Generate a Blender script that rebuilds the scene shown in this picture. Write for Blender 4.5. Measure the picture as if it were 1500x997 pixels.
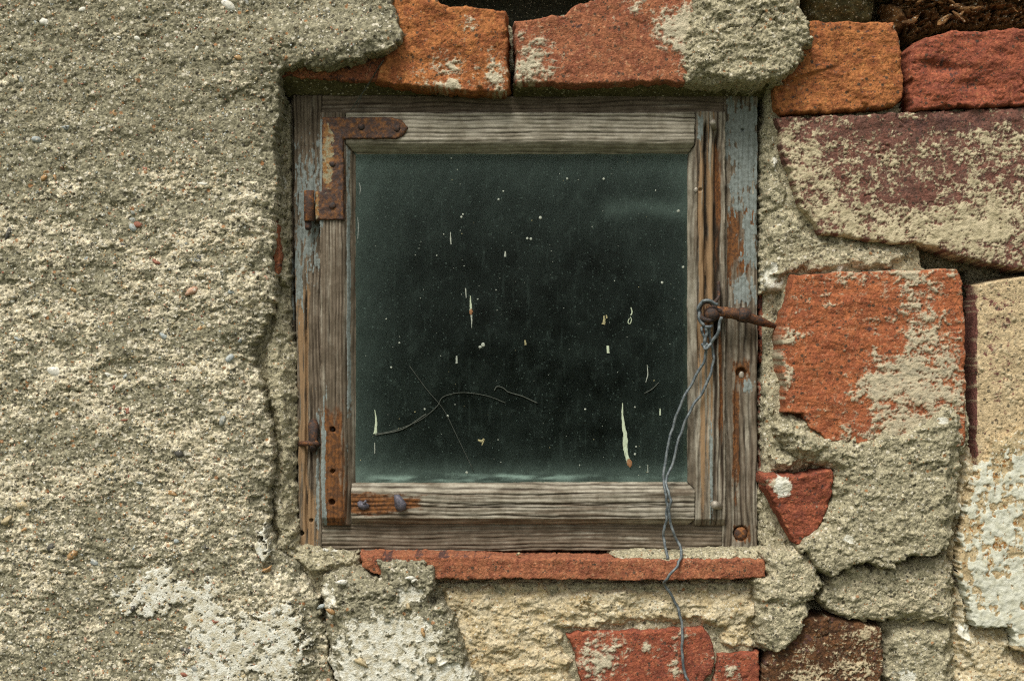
import bpy, math, random
import numpy as np

# ------------------------------------------------------------------ camera, sky, sun, exposure
S = 0.00064            # metres per unit of the wall drawing (a unit is about 0.64 mm)
ZC = 1.30              # height of the window's middle above the ground
D = 1.50               # camera distance from the wall
scene = bpy.context.scene
for o in list(bpy.data.objects):
    bpy.data.objects.remove(o)
cam_d = bpy.data.cameras.new('camera')
cam = bpy.data.objects.new('camera', cam_d)
scene.collection.objects.link(cam)
cam.location = (0, -D, ZC)
cam.rotation_euler = (math.radians(90), 0, 0)
cam_d.sensor_width = 36
cam_d.lens = 36 * D / (1500 * S)
cam_d.clip_start = 0.01
cam_d.clip_end = 3000
scene.camera = cam

SUN_EL, SUN_AZ = math.radians(55), math.radians(-22)      # azimuth from the camera's side, minus = left
world = bpy.data.worlds.new('World')
scene.world = world
world.use_nodes = True
wn, wl = world.node_tree.nodes, world.node_tree.links
wn.clear()
sky = wn.new('ShaderNodeTexSky')
sky.sky_type = 'NISHITA'
sky.sun_disc = False
sky.sun_elevation = SUN_EL
sky.sun_rotation = math.radians(180) - SUN_AZ
sky.air_density = 1.0
sky.dust_density = 3.0
veil = wn.new('ShaderNodeHueSaturation')                   # a veil of thin cloud takes the blue out
veil.inputs['Saturation'].default_value = 0.22
tint = wn.new('ShaderNodeMix'); tint.data_type = 'RGBA'; tint.blend_type = 'MULTIPLY'
tint.inputs[0].default_value = 1.0
tint.inputs[7].default_value = (1.0, 0.965, 0.86, 1)
bg = wn.new('ShaderNodeBackground')
bg.inputs['Strength'].default_value = 0.07
wo = wn.new('ShaderNodeOutputWorld')
wl.new(sky.outputs[0], veil.inputs['Color'])
wl.new(veil.outputs[0], tint.inputs[6])
wl.new(tint.outputs[2], bg.inputs['Color'])
wl.new(bg.outputs[0], wo.inputs[0])

sun_d = bpy.data.lights.new('sun', 'SUN')
sun_d.energy = 1.5
sun_d.angle = math.radians(24)
sun_d.color = (1.0, 0.95, 0.86)
sun = bpy.data.objects.new('sun', sun_d)
scene.collection.objects.link(sun)
sun.location = (-2, -3, 5)
sun.rotation_euler = (math.radians(90) - SUN_EL, 0, SUN_AZ)

vs = scene.view_settings
vs.view_transform = 'Standard'
vs.look = 'None'
vs.exposure = 1.08
vs.gamma = 1
vs.use_curve_mapping = False
scene.cycles.filter_width = 1.15
scene.cycles.use_denoising = False

# ------------------------------------------------------------------ numpy noise
rng = np.random.default_rng(7)
_perm = np.concatenate([rng.permutation(4096)] * 3).astype(np.int32)
_ang = rng.random(4096) * 2 * math.pi
_gx, _gy = np.cos(_ang).astype(np.float32), np.sin(_ang).astype(np.float32)
_rv = rng.random(4096).astype(np.float32)
_rv2 = rng.random(4096).astype(np.float32)
F = np.float32

def _h(ix, iy, seed):
    return _perm[_perm[(ix + seed * 131) & 4095] + (iy & 4095)]

def perlin(x, y, seed=0):
    x = np.asarray(x, F) + F(1000); y = np.asarray(y, F) + F(1000)
    ix = np.floor(x).astype(np.int32); iy = np.floor(y).astype(np.int32)
    fx = x - ix; fy = y - iy
    u = fx * fx * fx * (fx * (fx * 6 - 15) + 10); v = fy * fy * fy * (fy * (fy * 6 - 15) + 10)
    def g(dx, dy):
        k = _h(ix + dx, iy + dy, seed)
        return _gx[k] * (fx - dx) + _gy[k] * (fy - dy)
    a = g(0, 0); b = g(1, 0); c = g(0, 1); d = g(1, 1)
    return (a + u * (b - a) + v * ((c + u * (d - c)) - (a + u * (b - a)))) * F(1.45)

def fbm(x, y, octaves=3, seed=0, gain=0.5):
    t = 0; a = 1.0; n = 0
    for k in range(octaves):
        t = t + a * perlin(x * 2.03 ** k, y * 2.03 ** k, seed + k * 7)
        n += a * a; a *= gain
    return t / math.sqrt(n)

def worley(x, y, seed=0):
    x = np.asarray(x, F) + F(1000); y = np.asarray(y, F) + F(1000)
    ix = np.floor(x).astype(np.int32); iy = np.floor(y).astype(np.int32)
    best = np.full(np.shape(x), 9, F); cid = np.zeros(np.shape(x), F)
    for dx in (-1, 0, 1):
        for dy in (-1, 0, 1):
            k = _h(ix + dx, iy + dy, seed)
            d = (ix + dx + F(.1) + F(.8) * _rv[k] - x) ** 2 + (iy + dy + F(.1) + F(.8) * _rv2[k] - y) ** 2
            m = d < best
            best = np.where(m, d, best)
            cid = np.where(m, _rv[(k * 7 + 13) & 4095], cid)
    return np.sqrt(best), cid

def cracks(U, V, sc, seed, w=.035, cover=.1):
    """thin wandering cracks along the zero lines of a slow noise, broken up by another"""
    q = fbm(U / sc, V / sc, 3, seed, .55)
    return np.exp(-(q / w) ** 2) * sstep(cover, cover + .25, fbm(U / (sc * 1.3), V / (sc * 1.3), 2, seed + 5))

def sstep(a, b, x):
    t = np.clip((x - a) / (b - a), 0, 1)
    return t * t * (3 - 2 * t)

def sdf(px, py, poly):
    """signed distance to a polygon, positive inside"""
    best = np.full(px.shape, 1e12, F); ins = np.zeros(px.shape, bool)
    n = len(poly)
    for i in range(n):
        x0, y0 = poly[i]; x1, y1 = poly[(i + 1) % n]
        ex, ey = x1 - x0, y1 - y0
        L = ex * ex + ey * ey
        if L < 1e-9: continue
        t = np.clip(((px - x0) * ex + (py - y0) * ey) / L, 0, 1)
        d = (px - x0 - t * ex) ** 2 + (py - y0 - t * ey) ** 2
        best = np.minimum(best, d)
        if ey != 0:
            c = ((y0 <= py) & (y1 > py)) | ((y1 <= py) & (y0 > py))
            ins ^= c & (px < x0 + (py - y0) * ex / ey)
    d = np.sqrt(best)
    return np.where(ins, d, -d)

def blobs(U, V, lst, amp=0.5, sc=14, seed=3, octv=4):
    """soft patch mask: lst of (u, v, ru, rv); ragged edge by noise"""
    m = np.full(U.shape, -3, F)
    for (u, v, ru, rv) in lst:
        m = np.maximum(m, 1 - np.sqrt(((U - u) / ru) ** 2 + ((V - v) / rv) ** 2))
    return m + amp * fbm(U / sc, V / sc, octv, seed, .65)

# ------------------------------------------------------------------ mesh building
col = scene.collection

def empty(name, loc, label=None, cat=None, group=None):
    o = bpy.data.objects.new(name, None)
    o.location = loc
    o.empty_display_size = 0.05
    col.objects.link(o)
    if label: o['label'] = label
    if cat: o['category'] = cat
    if group: o['group'] = group
    return o

def world_loc(o):
    p = np.zeros(3)
    while o is not None:
        p += np.array(o.location[:]); o = o.parent
    return p

def link_mesh(name, verts, faces, mat, parent=None, attrs=None, smooth=True, kind=None, label=None):
    """verts: n x 3 world coordinates; the object's origin goes to their middle"""
    verts = np.asarray(verts, np.float64)
    c = (verts.min(0) + verts.max(0)) / 2
    me = bpy.data.meshes.new(name)
    loc = (verts - c).astype(F)
    if isinstance(faces, np.ndarray) and faces.ndim == 2:
        k = faces.shape[1]
        me.vertices.add(len(loc)); me.vertices.foreach_set('co', loc.ravel())
        me.loops.add(faces.size); me.loops.foreach_set('vertex_index', faces.astype(np.int32).ravel())
        me.polygons.add(len(faces))
        me.polygons.foreach_set('loop_start', np.arange(0, faces.size, k, dtype=np.int32))
        try: me.polygons.foreach_set('loop_total', np.full(len(faces), k, np.int32))
        except Exception: pass
        me.update(calc_edges=True)
    else:
        me.from_pydata([tuple(v) for v in loc], [], [tuple(f) for f in faces])
    me.polygons.foreach_set('use_smooth', np.full(len(me.polygons), smooth, bool))
    for k, a in (attrs or {}).items():
        at = me.attributes.new(k, 'FLOAT', 'POINT')
        at.data.foreach_set('value', np.asarray(a, F).ravel())
    me.materials.append(mat)
    me.update()
    o = bpy.data.objects.new(name, me)
    col.objects.link(o)
    if parent is not None:
        o.parent = parent
        o.location = c - world_loc(parent)
    else:
        o.location = c
    if kind: o['kind'] = kind
    if label: o['label'] = label
    return o

def at(u, v, h=0.0):
    """a point h millimetres in front of the frame plane, at drawing position u, v"""
    k = S * (D - h * .001) / D
    return np.array([(u - 750) * k, -h * .001, ZC - (v - 498.5) * k])

def relief(name, poly, hfun, mat, parent, top=10, step=1.6, warp=(3, 22), warp2=(0, 7), rim=(6, 4), depth=40,
           seed=1, attrs=None, kind=None, label=None, us=None, vs_=None, hole=None, skirt=4.0, feather=None):
    """a solid face cut to an irregular outline: poly in drawing units, hfun(U,V,sd)->mm above top,
    edges rounded by rim=(width, drop mm) and falling depth mm back into the wall"""
    P = np.array(poly, F)
    pad = warp[0] + warp2[0] + skirt + step
    if us is None: us = np.arange(P[:, 0].min() - pad, P[:, 0].max() + pad, step)
    if vs_ is None: vs_ = np.arange(P[:, 1].min() - pad, P[:, 1].max() + pad, step)
    U, V = np.meshgrid(us.astype(F), vs_.astype(F))
    a, sc = warp; a2, sc2 = warp2
    wu = U + a * fbm(U / sc, V / sc, 3, seed + 20, .6); wv = V + a * fbm(U / sc, V / sc, 3, seed + 40, .6)
    if a2:
        wu = wu + a2 * fbm(U / sc2, V / sc2, 2, seed + 60); wv = wv + a2 * fbm(U / sc2, V / sc2, 2, seed + 61)
    sd = sdf(wu, wv, poly)
    rw, rd = rim
    chip = .55 + 1.7 * sstep(.05, .75, fbm(U / 17, V / 17, 2, seed + 75))      # worn and chipped in places, crisp in others
    d = np.clip(sd / (rw * chip), 0, 1)
    edge = rd * chip ** .7 * (1 - np.sqrt(np.clip(1 - (1 - d) ** 2, 0, 1)))
    if feather is not None:                      # smeared edge: thins out gradually and unevenly instead of rounding over
        fw, fd, fk = feather
        w_ = fw * (1 + .6 * fbm(U / 30, V / 30, 2, seed + 70))
        fe = fd * np.clip(1 - sd / np.maximum(w_, 3), 0, 1.4)
        k_ = fk(U, V) if fk is not None else 1.0
        edge = fe * k_ + edge * (1 - k_)
    h = top + hfun(U, V, sd) - edge
    h = h - depth * np.clip(-sd / skirt, 0, 1)
    keep = sd > -skirt
    if hole is not None:
        keep &= ~((U > hole[0]) & (U < hole[2]) & (V > hole[1]) & (V < hole[3]))
    k = S * (D - top * .001) / D
    X = (U - 750) * k; Z = ZC - (V - 498.5) * k; Y = -h * .001
    nv, nu = U.shape
    idx = np.arange(nv * nu).reshape(nv, nu)
    ok = keep[:-1, :-1] & keep[1:, :-1] & keep[:-1, 1:] & keep[1:, 1:]
    q = np.stack([idx[1:, :-1][ok], idx[1:, 1:][ok], idx[:-1, 1:][ok], idx[:-1, :-1][ok]], 1)
    used = np.unique(q)
    remap = np.full(nv * nu, -1, np.int64); remap[used] = np.arange(len(used))
    verts = np.stack([X.ravel(), Y.ravel(), Z.ravel()], 1)[used]
    at_ = {}
    if attrs:
        Uu, Vu = U.ravel()[used], V.ravel()[used]
        for kk, f in attrs.items():
            at_[kk] = f(Uu, Vu)
    return link_mesh(name, verts, remap[q], mat, parent, at_, True, kind, label)

def tube(pts, r, n=8, caps=True):
    pts = np.array(pts, float)
    r = np.broadcast_to(np.array(r, float), (len(pts),))
    V = []; Fc = []
    t = np.gradient(pts, axis=0)
    t /= np.linalg.norm(t, axis=1)[:, None] + 1e-12
    ref = np.array([0.13, 1.0, 0.21])
    for i in range(len(pts)):
        a = np.cross(t[i], ref); a /= np.linalg.norm(a) + 1e-12
        b = np.cross(t[i], a)
        for k in range(n):
            w = 2 * math.pi * k / n
            V.append(pts[i] + r[i] * (a * math.cos(w) + b * math.sin(w)))
    for i in range(len(pts) - 1):
        for k in range(n):
            Fc.append((i * n + k, i * n + (k + 1) % n, (i + 1) * n + (k + 1) % n, (i + 1) * n + k))
    if caps:
        Fc.append(tuple(range(n))[::-1]); Fc.append(tuple((len(pts) - 1) * n + k for k in range(n)))
    return V, Fc

def smooth_path(p, m=8):
    p = np.array(p, float)
    q = np.vstack([2 * p[0] - p[1], p, 2 * p[-1] - p[-2]])
    out = []
    for i in range(1, len(q) - 2):
        for t in np.linspace(0, 1, m, endpoint=False):
            out.append(.5 * (2 * q[i] + (q[i + 1] - q[i - 1]) * t + (2 * q[i - 1] - 5 * q[i] + 4 * q[i + 1] - q[i + 2]) * t * t
                             + (3 * q[i] - q[i - 1] - 3 * q[i + 1] + q[i + 2]) * t ** 3))
    out.append(p[-1])
    return np.array(out)

def blob_mesh(seed, sub=2, rough=.16, squash=(1, 1, 1)):
    """a rounded, uneven stone of radius 1"""
    import bmesh
    bm = bmesh.new()
    bmesh.ops.create_icosphere(bm, subdivisions=sub, radius=1)
    r = random.Random(seed)
    dirs = [(r.gauss(0, 1), r.gauss(0, 1), r.gauss(0, 1)) for _ in range(7)]
    for v in bm.verts:
        s = 1
        for d in dirs:
            L = math.sqrt(sum(c * c for c in d))
            dot = sum(a * b for a, b in zip(v.co, d)) / L
            s += rough * max(0, dot - .55) * (1 if L > 1.6 else -1)
        v.co = v.co * s
        v.co.x *= squash[0]; v.co.y *= squash[1]; v.co.z *= squash[2]
    V = np.array([v.co[:] for v in bm.verts]); Fc = np.array([[v.index for v in f.verts] for f in bm.faces])
    bm.free()
    return V, Fc

# ------------------------------------------------------------------ materials
def new_mat(name):
    m = bpy.data.materials.new(name)
    m.use_nodes = True
    nt = m.node_tree
    nt.nodes.clear()
    return m, nt.nodes, nt.links

def mixc(n, l, fac, a, b, mode='MIX'):
    x = n.new('ShaderNodeMix'); x.data_type = 'RGBA'; x.blend_type = mode
    for sock, val in ((0, fac), (6, a), (7, b)):
        if isinstance(val, (int, float)): x.inputs[sock].default_value = val
        elif isinstance(val, tuple): x.inputs[sock].default_value = (*val, 1)
        else: l.new(val, x.inputs[sock])
    return x.outputs[2]

def math_n(n, l, op, a, b=0.0):
    x = n.new('ShaderNodeMath'); x.operation = op
    for i, val in enumerate((a, b)):
        if isinstance(val, (int, float)): x.inputs[i].default_value = val
        else: l.new(val, x.inputs[i])
    return x.outputs[0]

def ramp01(n, l, x, lo, hi):
    r = n.new('ShaderNodeMapRange'); r.interpolation_type = 'SMOOTHSTEP'
    l.new(x, r.inputs[0]); r.inputs[1].default_value = lo; r.inputs[2].default_value = hi
    return r.outputs[0]

def noise_n(n, l, vec, scale, detail=5, rough=.6, stretch=None):
    t = n.new('ShaderNodeTexNoise')
    t.inputs['Scale'].default_value = scale; t.inputs['Detail'].default_value = detail
    t.inputs['Roughness'].default_value = rough
    if stretch:
        mp = n.new('ShaderNodeMapping'); mp.inputs['Scale'].default_value = stretch
        l.new(vec, mp.inputs['Vector']); vec = mp.outputs[0]
    l.new(vec, t.inputs['Vector'])
    return t.outputs[0]

def earth_mat(name, c1, c2, layers=(), tone_scale=90, speck=.35, speck_scale=900, rough=.92, bump=.6, bump_d=.0006,
              bump_scale=900, stretch=None, c3=None, mottle=.34, spec=.25, grains=(.07, .07, .0)):
    """mineral surface: two tones in cloudy noise, grain specks, then one layer per mask attribute"""
    m, n, l = new_mat(name)
    pos = n.new('ShaderNodeNewGeometry').outputs['Position']
    f = ramp01(n, l, noise_n(n, l, pos, tone_scale, 6, .65, stretch), .36, .64)
    c = mixc(n, l, f, c1, c2)
    if c3:
        f3 = ramp01(n, l, noise_n(n, l, pos, tone_scale * 3.1, 5, .7, stretch), .55, .70)
        c = mixc(n, l, f3, c, c3)
    def put(c, lays):
      for lay in lays:
            attr, ca, cb = lay[:3]
            soft = lay[3] if len(lay) > 3 else .5
            a = n.new('ShaderNodeAttribute'); a.attribute_name = attr
            nf = noise_n(n, l, pos, 700, 3, .7)
            k = math_n(n, l, 'ADD', a.outputs['Fac'], math_n(n, l, 'MULTIPLY', math_n(n, l, 'SUBTRACT', nf, .5), soft))
            k = ramp01(n, l, k, *((.22, .78) if attr == 'crust' else (.38, .62)))
            lc = mixc(n, l, ramp01(n, l, noise_n(n, l, pos, 160, 5, .7), .4, .62), ca, cb)
            c = mixc(n, l, k, c, lc)
      return c
    thin = ('lime', 'crust')                        # thin skins lie over the grains
    c = put(c, [x for x in layers if x[0] not in thin])
    mo = n.new('ShaderNodeMapRange'); l.new(noise_n(n, l, pos, 380, 6, .75, stretch), mo.inputs[0])
    mo.inputs[1].default_value = .33; mo.inputs[2].default_value = .67; mo.inputs[3].default_value = 1 - mottle; mo.inputs[4].default_value = 1 + mottle
    cm = n.new('ShaderNodeCombineColor')
    for i in range(3): l.new(mo.outputs[0], cm.inputs[i])
    c = mixc(n, l, 1.0, c, cm.outputs[0], 'MULTIPLY')
    v = n.new('ShaderNodeTexVoronoi'); v.inputs['Scale'].default_value = speck_scale
    l.new(pos, v.inputs['Vector'])
    sx = n.new('ShaderNodeSeparateColor'); l.new(v.outputs['Color'], sx.inputs[0])
    g = n.new('ShaderNodeMapRange'); l.new(sx.outputs[0], g.inputs[0])
    g.inputs[3].default_value = 1 - speck; g.inputs[4].default_value = 1 + speck
    cc = n.new('ShaderNodeCombineColor')
    for i in range(3): l.new(g.outputs[0], cc.inputs[i])
    c = mixc(n, l, 1.0, c, cc.outputs[0], 'MULTIPLY')
    for gs, gi in ((speck_scale * .82, 0), (speck_scale * .43, 1)):      # sand grains: dark, pale, rusty
        vg = n.new('ShaderNodeTexVoronoi'); vg.inputs['Scale'].default_value = gs
        l.new(pos, vg.inputs['Vector'])
        sg = n.new('ShaderNodeSeparateColor'); l.new(vg.outputs['Color'], sg.inputs[0])
        inside = ramp01(n, l, vg.outputs['Distance'], .52, .34)
        for ch, pr, gc in ((0, grains[0], (.045, .04, .03)), (1, grains[1], (.66, .62, .52)), (2, grains[2], (.36, .17, .07))):
            if pr <= 0: continue
            p_ = pr if gi == 0 else pr * .6
            k = math_n(n, l, 'MULTIPLY', math_n(n, l, 'GREATER_THAN', sg.outputs[ch], 1 - p_), inside)
            c = mixc(n, l, math_n(n, l, 'MULTIPLY', k, .8), c, gc)
    c = put(c, [x for x in layers if x[0] in thin])
    b = n.new('ShaderNodeBsdfPrincipled')
    l.new(c, b.inputs['Base Color'])
    b.inputs['Roughness'].default_value = rough
    b.inputs['Specular IOR Level'].default_value = spec
    hn = math_n(n, l, 'ADD', noise_n(n, l, pos, bump_scale, 4, .7), math_n(n, l, 'MULTIPLY', v.outputs['Distance'], -.5))
    bp = n.new('ShaderNodeBump'); bp.inputs['Strength'].default_value = bump; bp.inputs['Distance'].default_value = bump_d
    l.new(hn, bp.inputs['Height']); l.new(bp.outputs[0], b.inputs['Normal'])
    o = n.new('ShaderNodeOutputMaterial'); l.new(b.outputs[0], o.inputs[0])
    return m

CREAM = (.58, .52, .39); CREAM2 = (.38, .345, .25)
WHITE = (.74, .74, .67); WHITE2 = (.58, .56, .46)
M = {}
M['plaster'] = earth_mat('plaster_render', (.205, .192, .13), (.30, .28, .20), layers=[
    ('cream', (.64, .585, .45), (.46, .41, .29), .9), ('dirt', (.10, .085, .05), (.15, .13, .08), .7), ('lime', WHITE, (.52, .48, .36), .7)],
    tone_scale=150, speck=.42, speck_scale=560, bump=1.0, bump_d=.0009, grains=(.11, .12, .03))
M['mortar'] = earth_mat('lime_mortar', (.30, .275, .185), (.40, .365, .255), layers=[
    ('cream', (.56, .50, .36), (.44, .39, .27), .7), ('dirt', (.10, .09, .05), (.15, .13, .075), .5), ('lime', WHITE, WHITE2, .5)],
    tone_scale=130, speck=.34, speck_scale=640, bump=1.0, bump_d=.0009, grains=(.10, .10, .02))
M['tan'] = earth_mat('clay_mortar', (.44, .355, .21), (.54, .47, .33), layers=[
    ('cream', (.60, .55, .42), (.50, .45, .32), .7), ('dirt', (.25, .17, .075), (.33, .24, .12), .5), ('lime', WHITE, WHITE2, .5)],
    tone_scale=90, speck=.2, speck_scale=760, bump=.8, grains=(.06, .08, .02))
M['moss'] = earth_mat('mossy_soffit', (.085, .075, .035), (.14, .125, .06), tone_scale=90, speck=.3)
def brick_mat(name, c1, c2, c3, crust1=CREAM, crust2=CREAM2, dark=(.07, .035, .03), stretch=None, speck=.22):
    return earth_mat(name, c1, c2, layers=[('dark', dark, tuple(x * 1.6 for x in dark), .6), ('crust', crust1, crust2, .9),
                                           ('lime', WHITE, WHITE2, .5)],
                     tone_scale=85, c3=c3, speck=speck, speck_scale=640, bump=.9, bump_d=.0008, bump_scale=700, stretch=stretch, grains=(.08, 0, 0), mottle=.42)
M['brick_orange'] = brick_mat('orange_brick', (.31, .12, .06), (.22, .075, .042), (.42, .23, .13))
M['brick_bright'] = brick_mat('bright_brick', (.36, .14, .048), (.24, .08, .032), (.43, .21, .075))
M['brick_red'] = brick_mat('red_brick', (.29, .085, .045), (.19, .055, .035), (.38, .155, .075))
M['brick_worn'] = brick_mat('worn_brick', (.34, .115, .048), (.26, .08, .038), (.43, .21, .115), (.52, .45, .32), (.38, .34, .25))
M['brick_purple'] = brick_mat('purple_brick', (.125, .062, .048), (.165, .072, .054), (.09, .066, .052), (.55, .48, .33), (.37, .32, .205))
M['brick_burnt'] = brick_mat('burnt_brick', (.07, .035, .02), (.12, .055, .025), (.20, .10, .035), (.55, .46, .31), (.42, .36, .24), speck=.4)
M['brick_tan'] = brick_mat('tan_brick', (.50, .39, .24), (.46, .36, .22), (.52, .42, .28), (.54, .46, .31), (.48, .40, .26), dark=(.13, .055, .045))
M['limewash'] = earth_mat('limewashed_plaster', (.40, .31, .18), (.48, .39, .24), layers=[
    ('lime', (.62, .63, .55), (.50, .50, .40), 1.0), ('rust', (.33, .15, .045), (.26, .15, .06), .5), ('dirt', (.16, .13, .07), (.24, .20, .11), .5)],
    tone_scale=90, speck=.16, bump=.6)
M['clod'] = earth_mat('dry_clay_clods', (.10, .05, .02), (.20, .105, .04), c3=(.36, .22, .10), tone_scale=120, speck=.3, bump=.9)

# ------------------------------------------------------------------ ground and room
def ground():
    n = 40
    xs = np.concatenate([-np.geomspace(1500, 1, n), np.linspace(-.9, .9, 9), np.geomspace(1, 1500, n)])
    X, Y = np.meshgrid(xs, xs)
    Z = 0.03 * fbm(X / 3, Y / 3, 3, 5) - .03
    idx = np.arange(X.size).reshape(X.shape)
    q = np.stack([idx[:-1, :-1].ravel(), idx[:-1, 1:].ravel(), idx[1:, 1:].ravel(), idx[1:, :-1].ravel()], 1)
    g = earth_mat('grass_ground', (.055, .075, .022), (.08, .095, .035), c3=(.12, .10, .06), tone_scale=3, speck=.3, speck_scale=60,
                  bump=.8, bump_d=.03, bump_scale=30)
    link_mesh('ground', np.stack([X.ravel(), Y.ravel(), Z.ravel()], 1), q, g, kind='structure')
ground()

HOLE = (428, 140, 1112, 806)

wall = empty('brick_wall', (0, 0, 0), 'old brick and rubble wall with crumbling grey plaster around a small window', 'wall')

# ------------------------------------------------------------------ plaster on the left
PL = [(-2600, -1500), (572, -1500), (572, -250), (574, 0), (582, 33), (587, 60), (575, 71), (560, 79), (539, 79), (532, 88), (506, 94), (479, 101),
      (459, 104), (446, 96), (426, 94), (413, 106), (406, 122), (408, 149), (402, 185), (399, 215), (404, 265), (399, 320),
      (397, 380), (400, 432), (391, 467), (369, 512), (368, 541), (379, 560), (386, 604), (397, 648), (392, 727), (390, 770),
      (396, 800), (412, 818), (436, 832), (458, 873), (472, 908), (476, 953), (487, 1000), (492, 1300), (480, 2600), (-2600, 2600)]

def grow(a, b, s0, far):
    """even spacing s0 between a and b, widening outside"""
    mid = np.arange(a, b, s0)
    out = []; x = a; st = s0
    while x > far[0]:
        st *= 1.12; x -= min(st, 60); out.append(x)
    out2 = []; x = mid[-1]; st = s0
    while x < far[1]:
        st *= 1.12; x += min(st, 60); out2.append(x)
    return np.concatenate([out[::-1], mid, out2])

def crumbs(U, V, sc, seed, squash=1.25):
    wu = U + sc * .35 * perlin(U / sc, V / sc, seed + 3); wv = V + sc * .35 * perlin(U / sc, V / sc, seed + 5)
    f, cid = worley(wu / sc / squash ** .5, wv / sc * squash ** .5, seed)
    return np.sqrt(np.clip(1 - (f / .62) ** 2, 0, 1)) * cid ** 1.6

def pl_h(U, V, sd):
    h = 3.0 * fbm(U / 170, V / 120, 2, 11) + 2.3 * fbm(U / 50, V / 34, 3, 13)
    h = h + 1.5 * crumbs(U, V, 26, 19, 1.1) - 2.4 * sstep(.45, .95, fbm(U / 30, V / 20, 3, 17, .6))
    h = h + 1.6 * crumbs(U, V, 13, 21, 1.0) * sstep(-.5, .5, fbm(U / 60, V / 50, 2, 45)) + .95 * crumbs(U, V, 6.5, 25, 1.0) + .65 * crumbs(U, V, 3.6, 29, 1.0)
    h = h + .6 * fbm(U / 8, V / 7, 3, 31, .7)
    worn = sstep(-.15, .55, fbm(U / 95, V / 70, 3, 49, .6))               # trowelled, worn smooth areas between rough ones
    h = h * (1 - .62 * worn) + worn * (2.4 * fbm(U / 60, V / 40, 3, 51) + .5 * crumbs(U, V, 7, 53, 1.0) + .5 * crumbs(U, V, 3.4, 55, 1.0))
    h = h + 16 * np.exp(-((U - 500) / 110) ** 2 - ((V - 75) / 60) ** 2)      # thick lip over the window corner
    h = h - 2.6 * sstep(.55, 1.0, fbm(U / 13, V / 9, 2, 37))           # pits
    T = cream_f(U, V)
    h = h + .9 * sstep(-.06, .10, T) + .6 * sstep(.45, .6, T)           # crust left standing on the worn face
    # the face leans back towards the opening
    h = h - 9 * (1 - sstep(0, 55, sd)) * sstep(150, 420, V) - 5 * (1 - sstep(0, 30, sd))
    h = h - 2.0 * cracks(U, V, 120, 47, .02, .25)
    lim = sstep(-.03, .05, lime_pl(U, V))
    return h * (1 - .86 * lim) + lim * 2.0

LIME_PL = [(212, 878, 46, 26), (232, 845, 22, 18), (250, 870, 50, 18), (300, 900, 26, 50), (330, 945, 62, 50), (385, 930, 62, 42), (310, 985, 70, 26),
           (410, 965, 40, 40), (384, 800, 10, 30)]
def lime_pl(U, V):
    return blobs(U, V, LIME_PL, .5, 30, 5, 6) + .12 * fbm(U / 5, V / 5, 3, 73, .8) - .9 * sstep(.22, .42, fbm(U / 17, V / 14, 4, 71, .65))
def cream_f(U, V):
    b = -.70 + .68 * sstep(150, 400, V) - .25 * sstep(700, 960, V) - .14 * sstep(150, 0, U) * sstep(420, 200, V) - .25 * sstep(300, 420, U) * sstep(330, 120, V)
    return b + .75 * fbm(U / 110, V / 75, 2, 77) + .55 * fbm(U / 42, V / 26, 3, 83, .6) + .85 * fbm(U / 14, V / 9, 4, 79, .8)
def cream_pl(U, V):
    return .5 + 1.1 * cream_f(U, V)
def dirt_shade_pl(U, V):
    return .5 + .9 * (-.62 + .75 * fbm(U / 12, V / 6, 4, 89, .8) + .40 * fbm(U / 80, V / 40, 2, 91) + .22 * sstep(300, 0, V))  # random dirt, plus a ramp putting the shading near the top into colour
relief('plaster', PL, pl_h, M['plaster'], wall, top=40, warp=(5, 30), warp2=(4, 9), rim=(7, 5), depth=70, seed=2,
       us=grow(-40, 600, 1.55, (-2600, 640)), vs_=grow(-40, 1040, 1.55, (-1400, 2500)),
       attrs={'cream': cream_pl, 'dirt': dirt_shade_pl, 'lime': lambda U, V: .5 + 2.5 * lime_pl(U, V)},
       label='thick grey weathered plaster full of grit and pebbles, left of the window')

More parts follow.
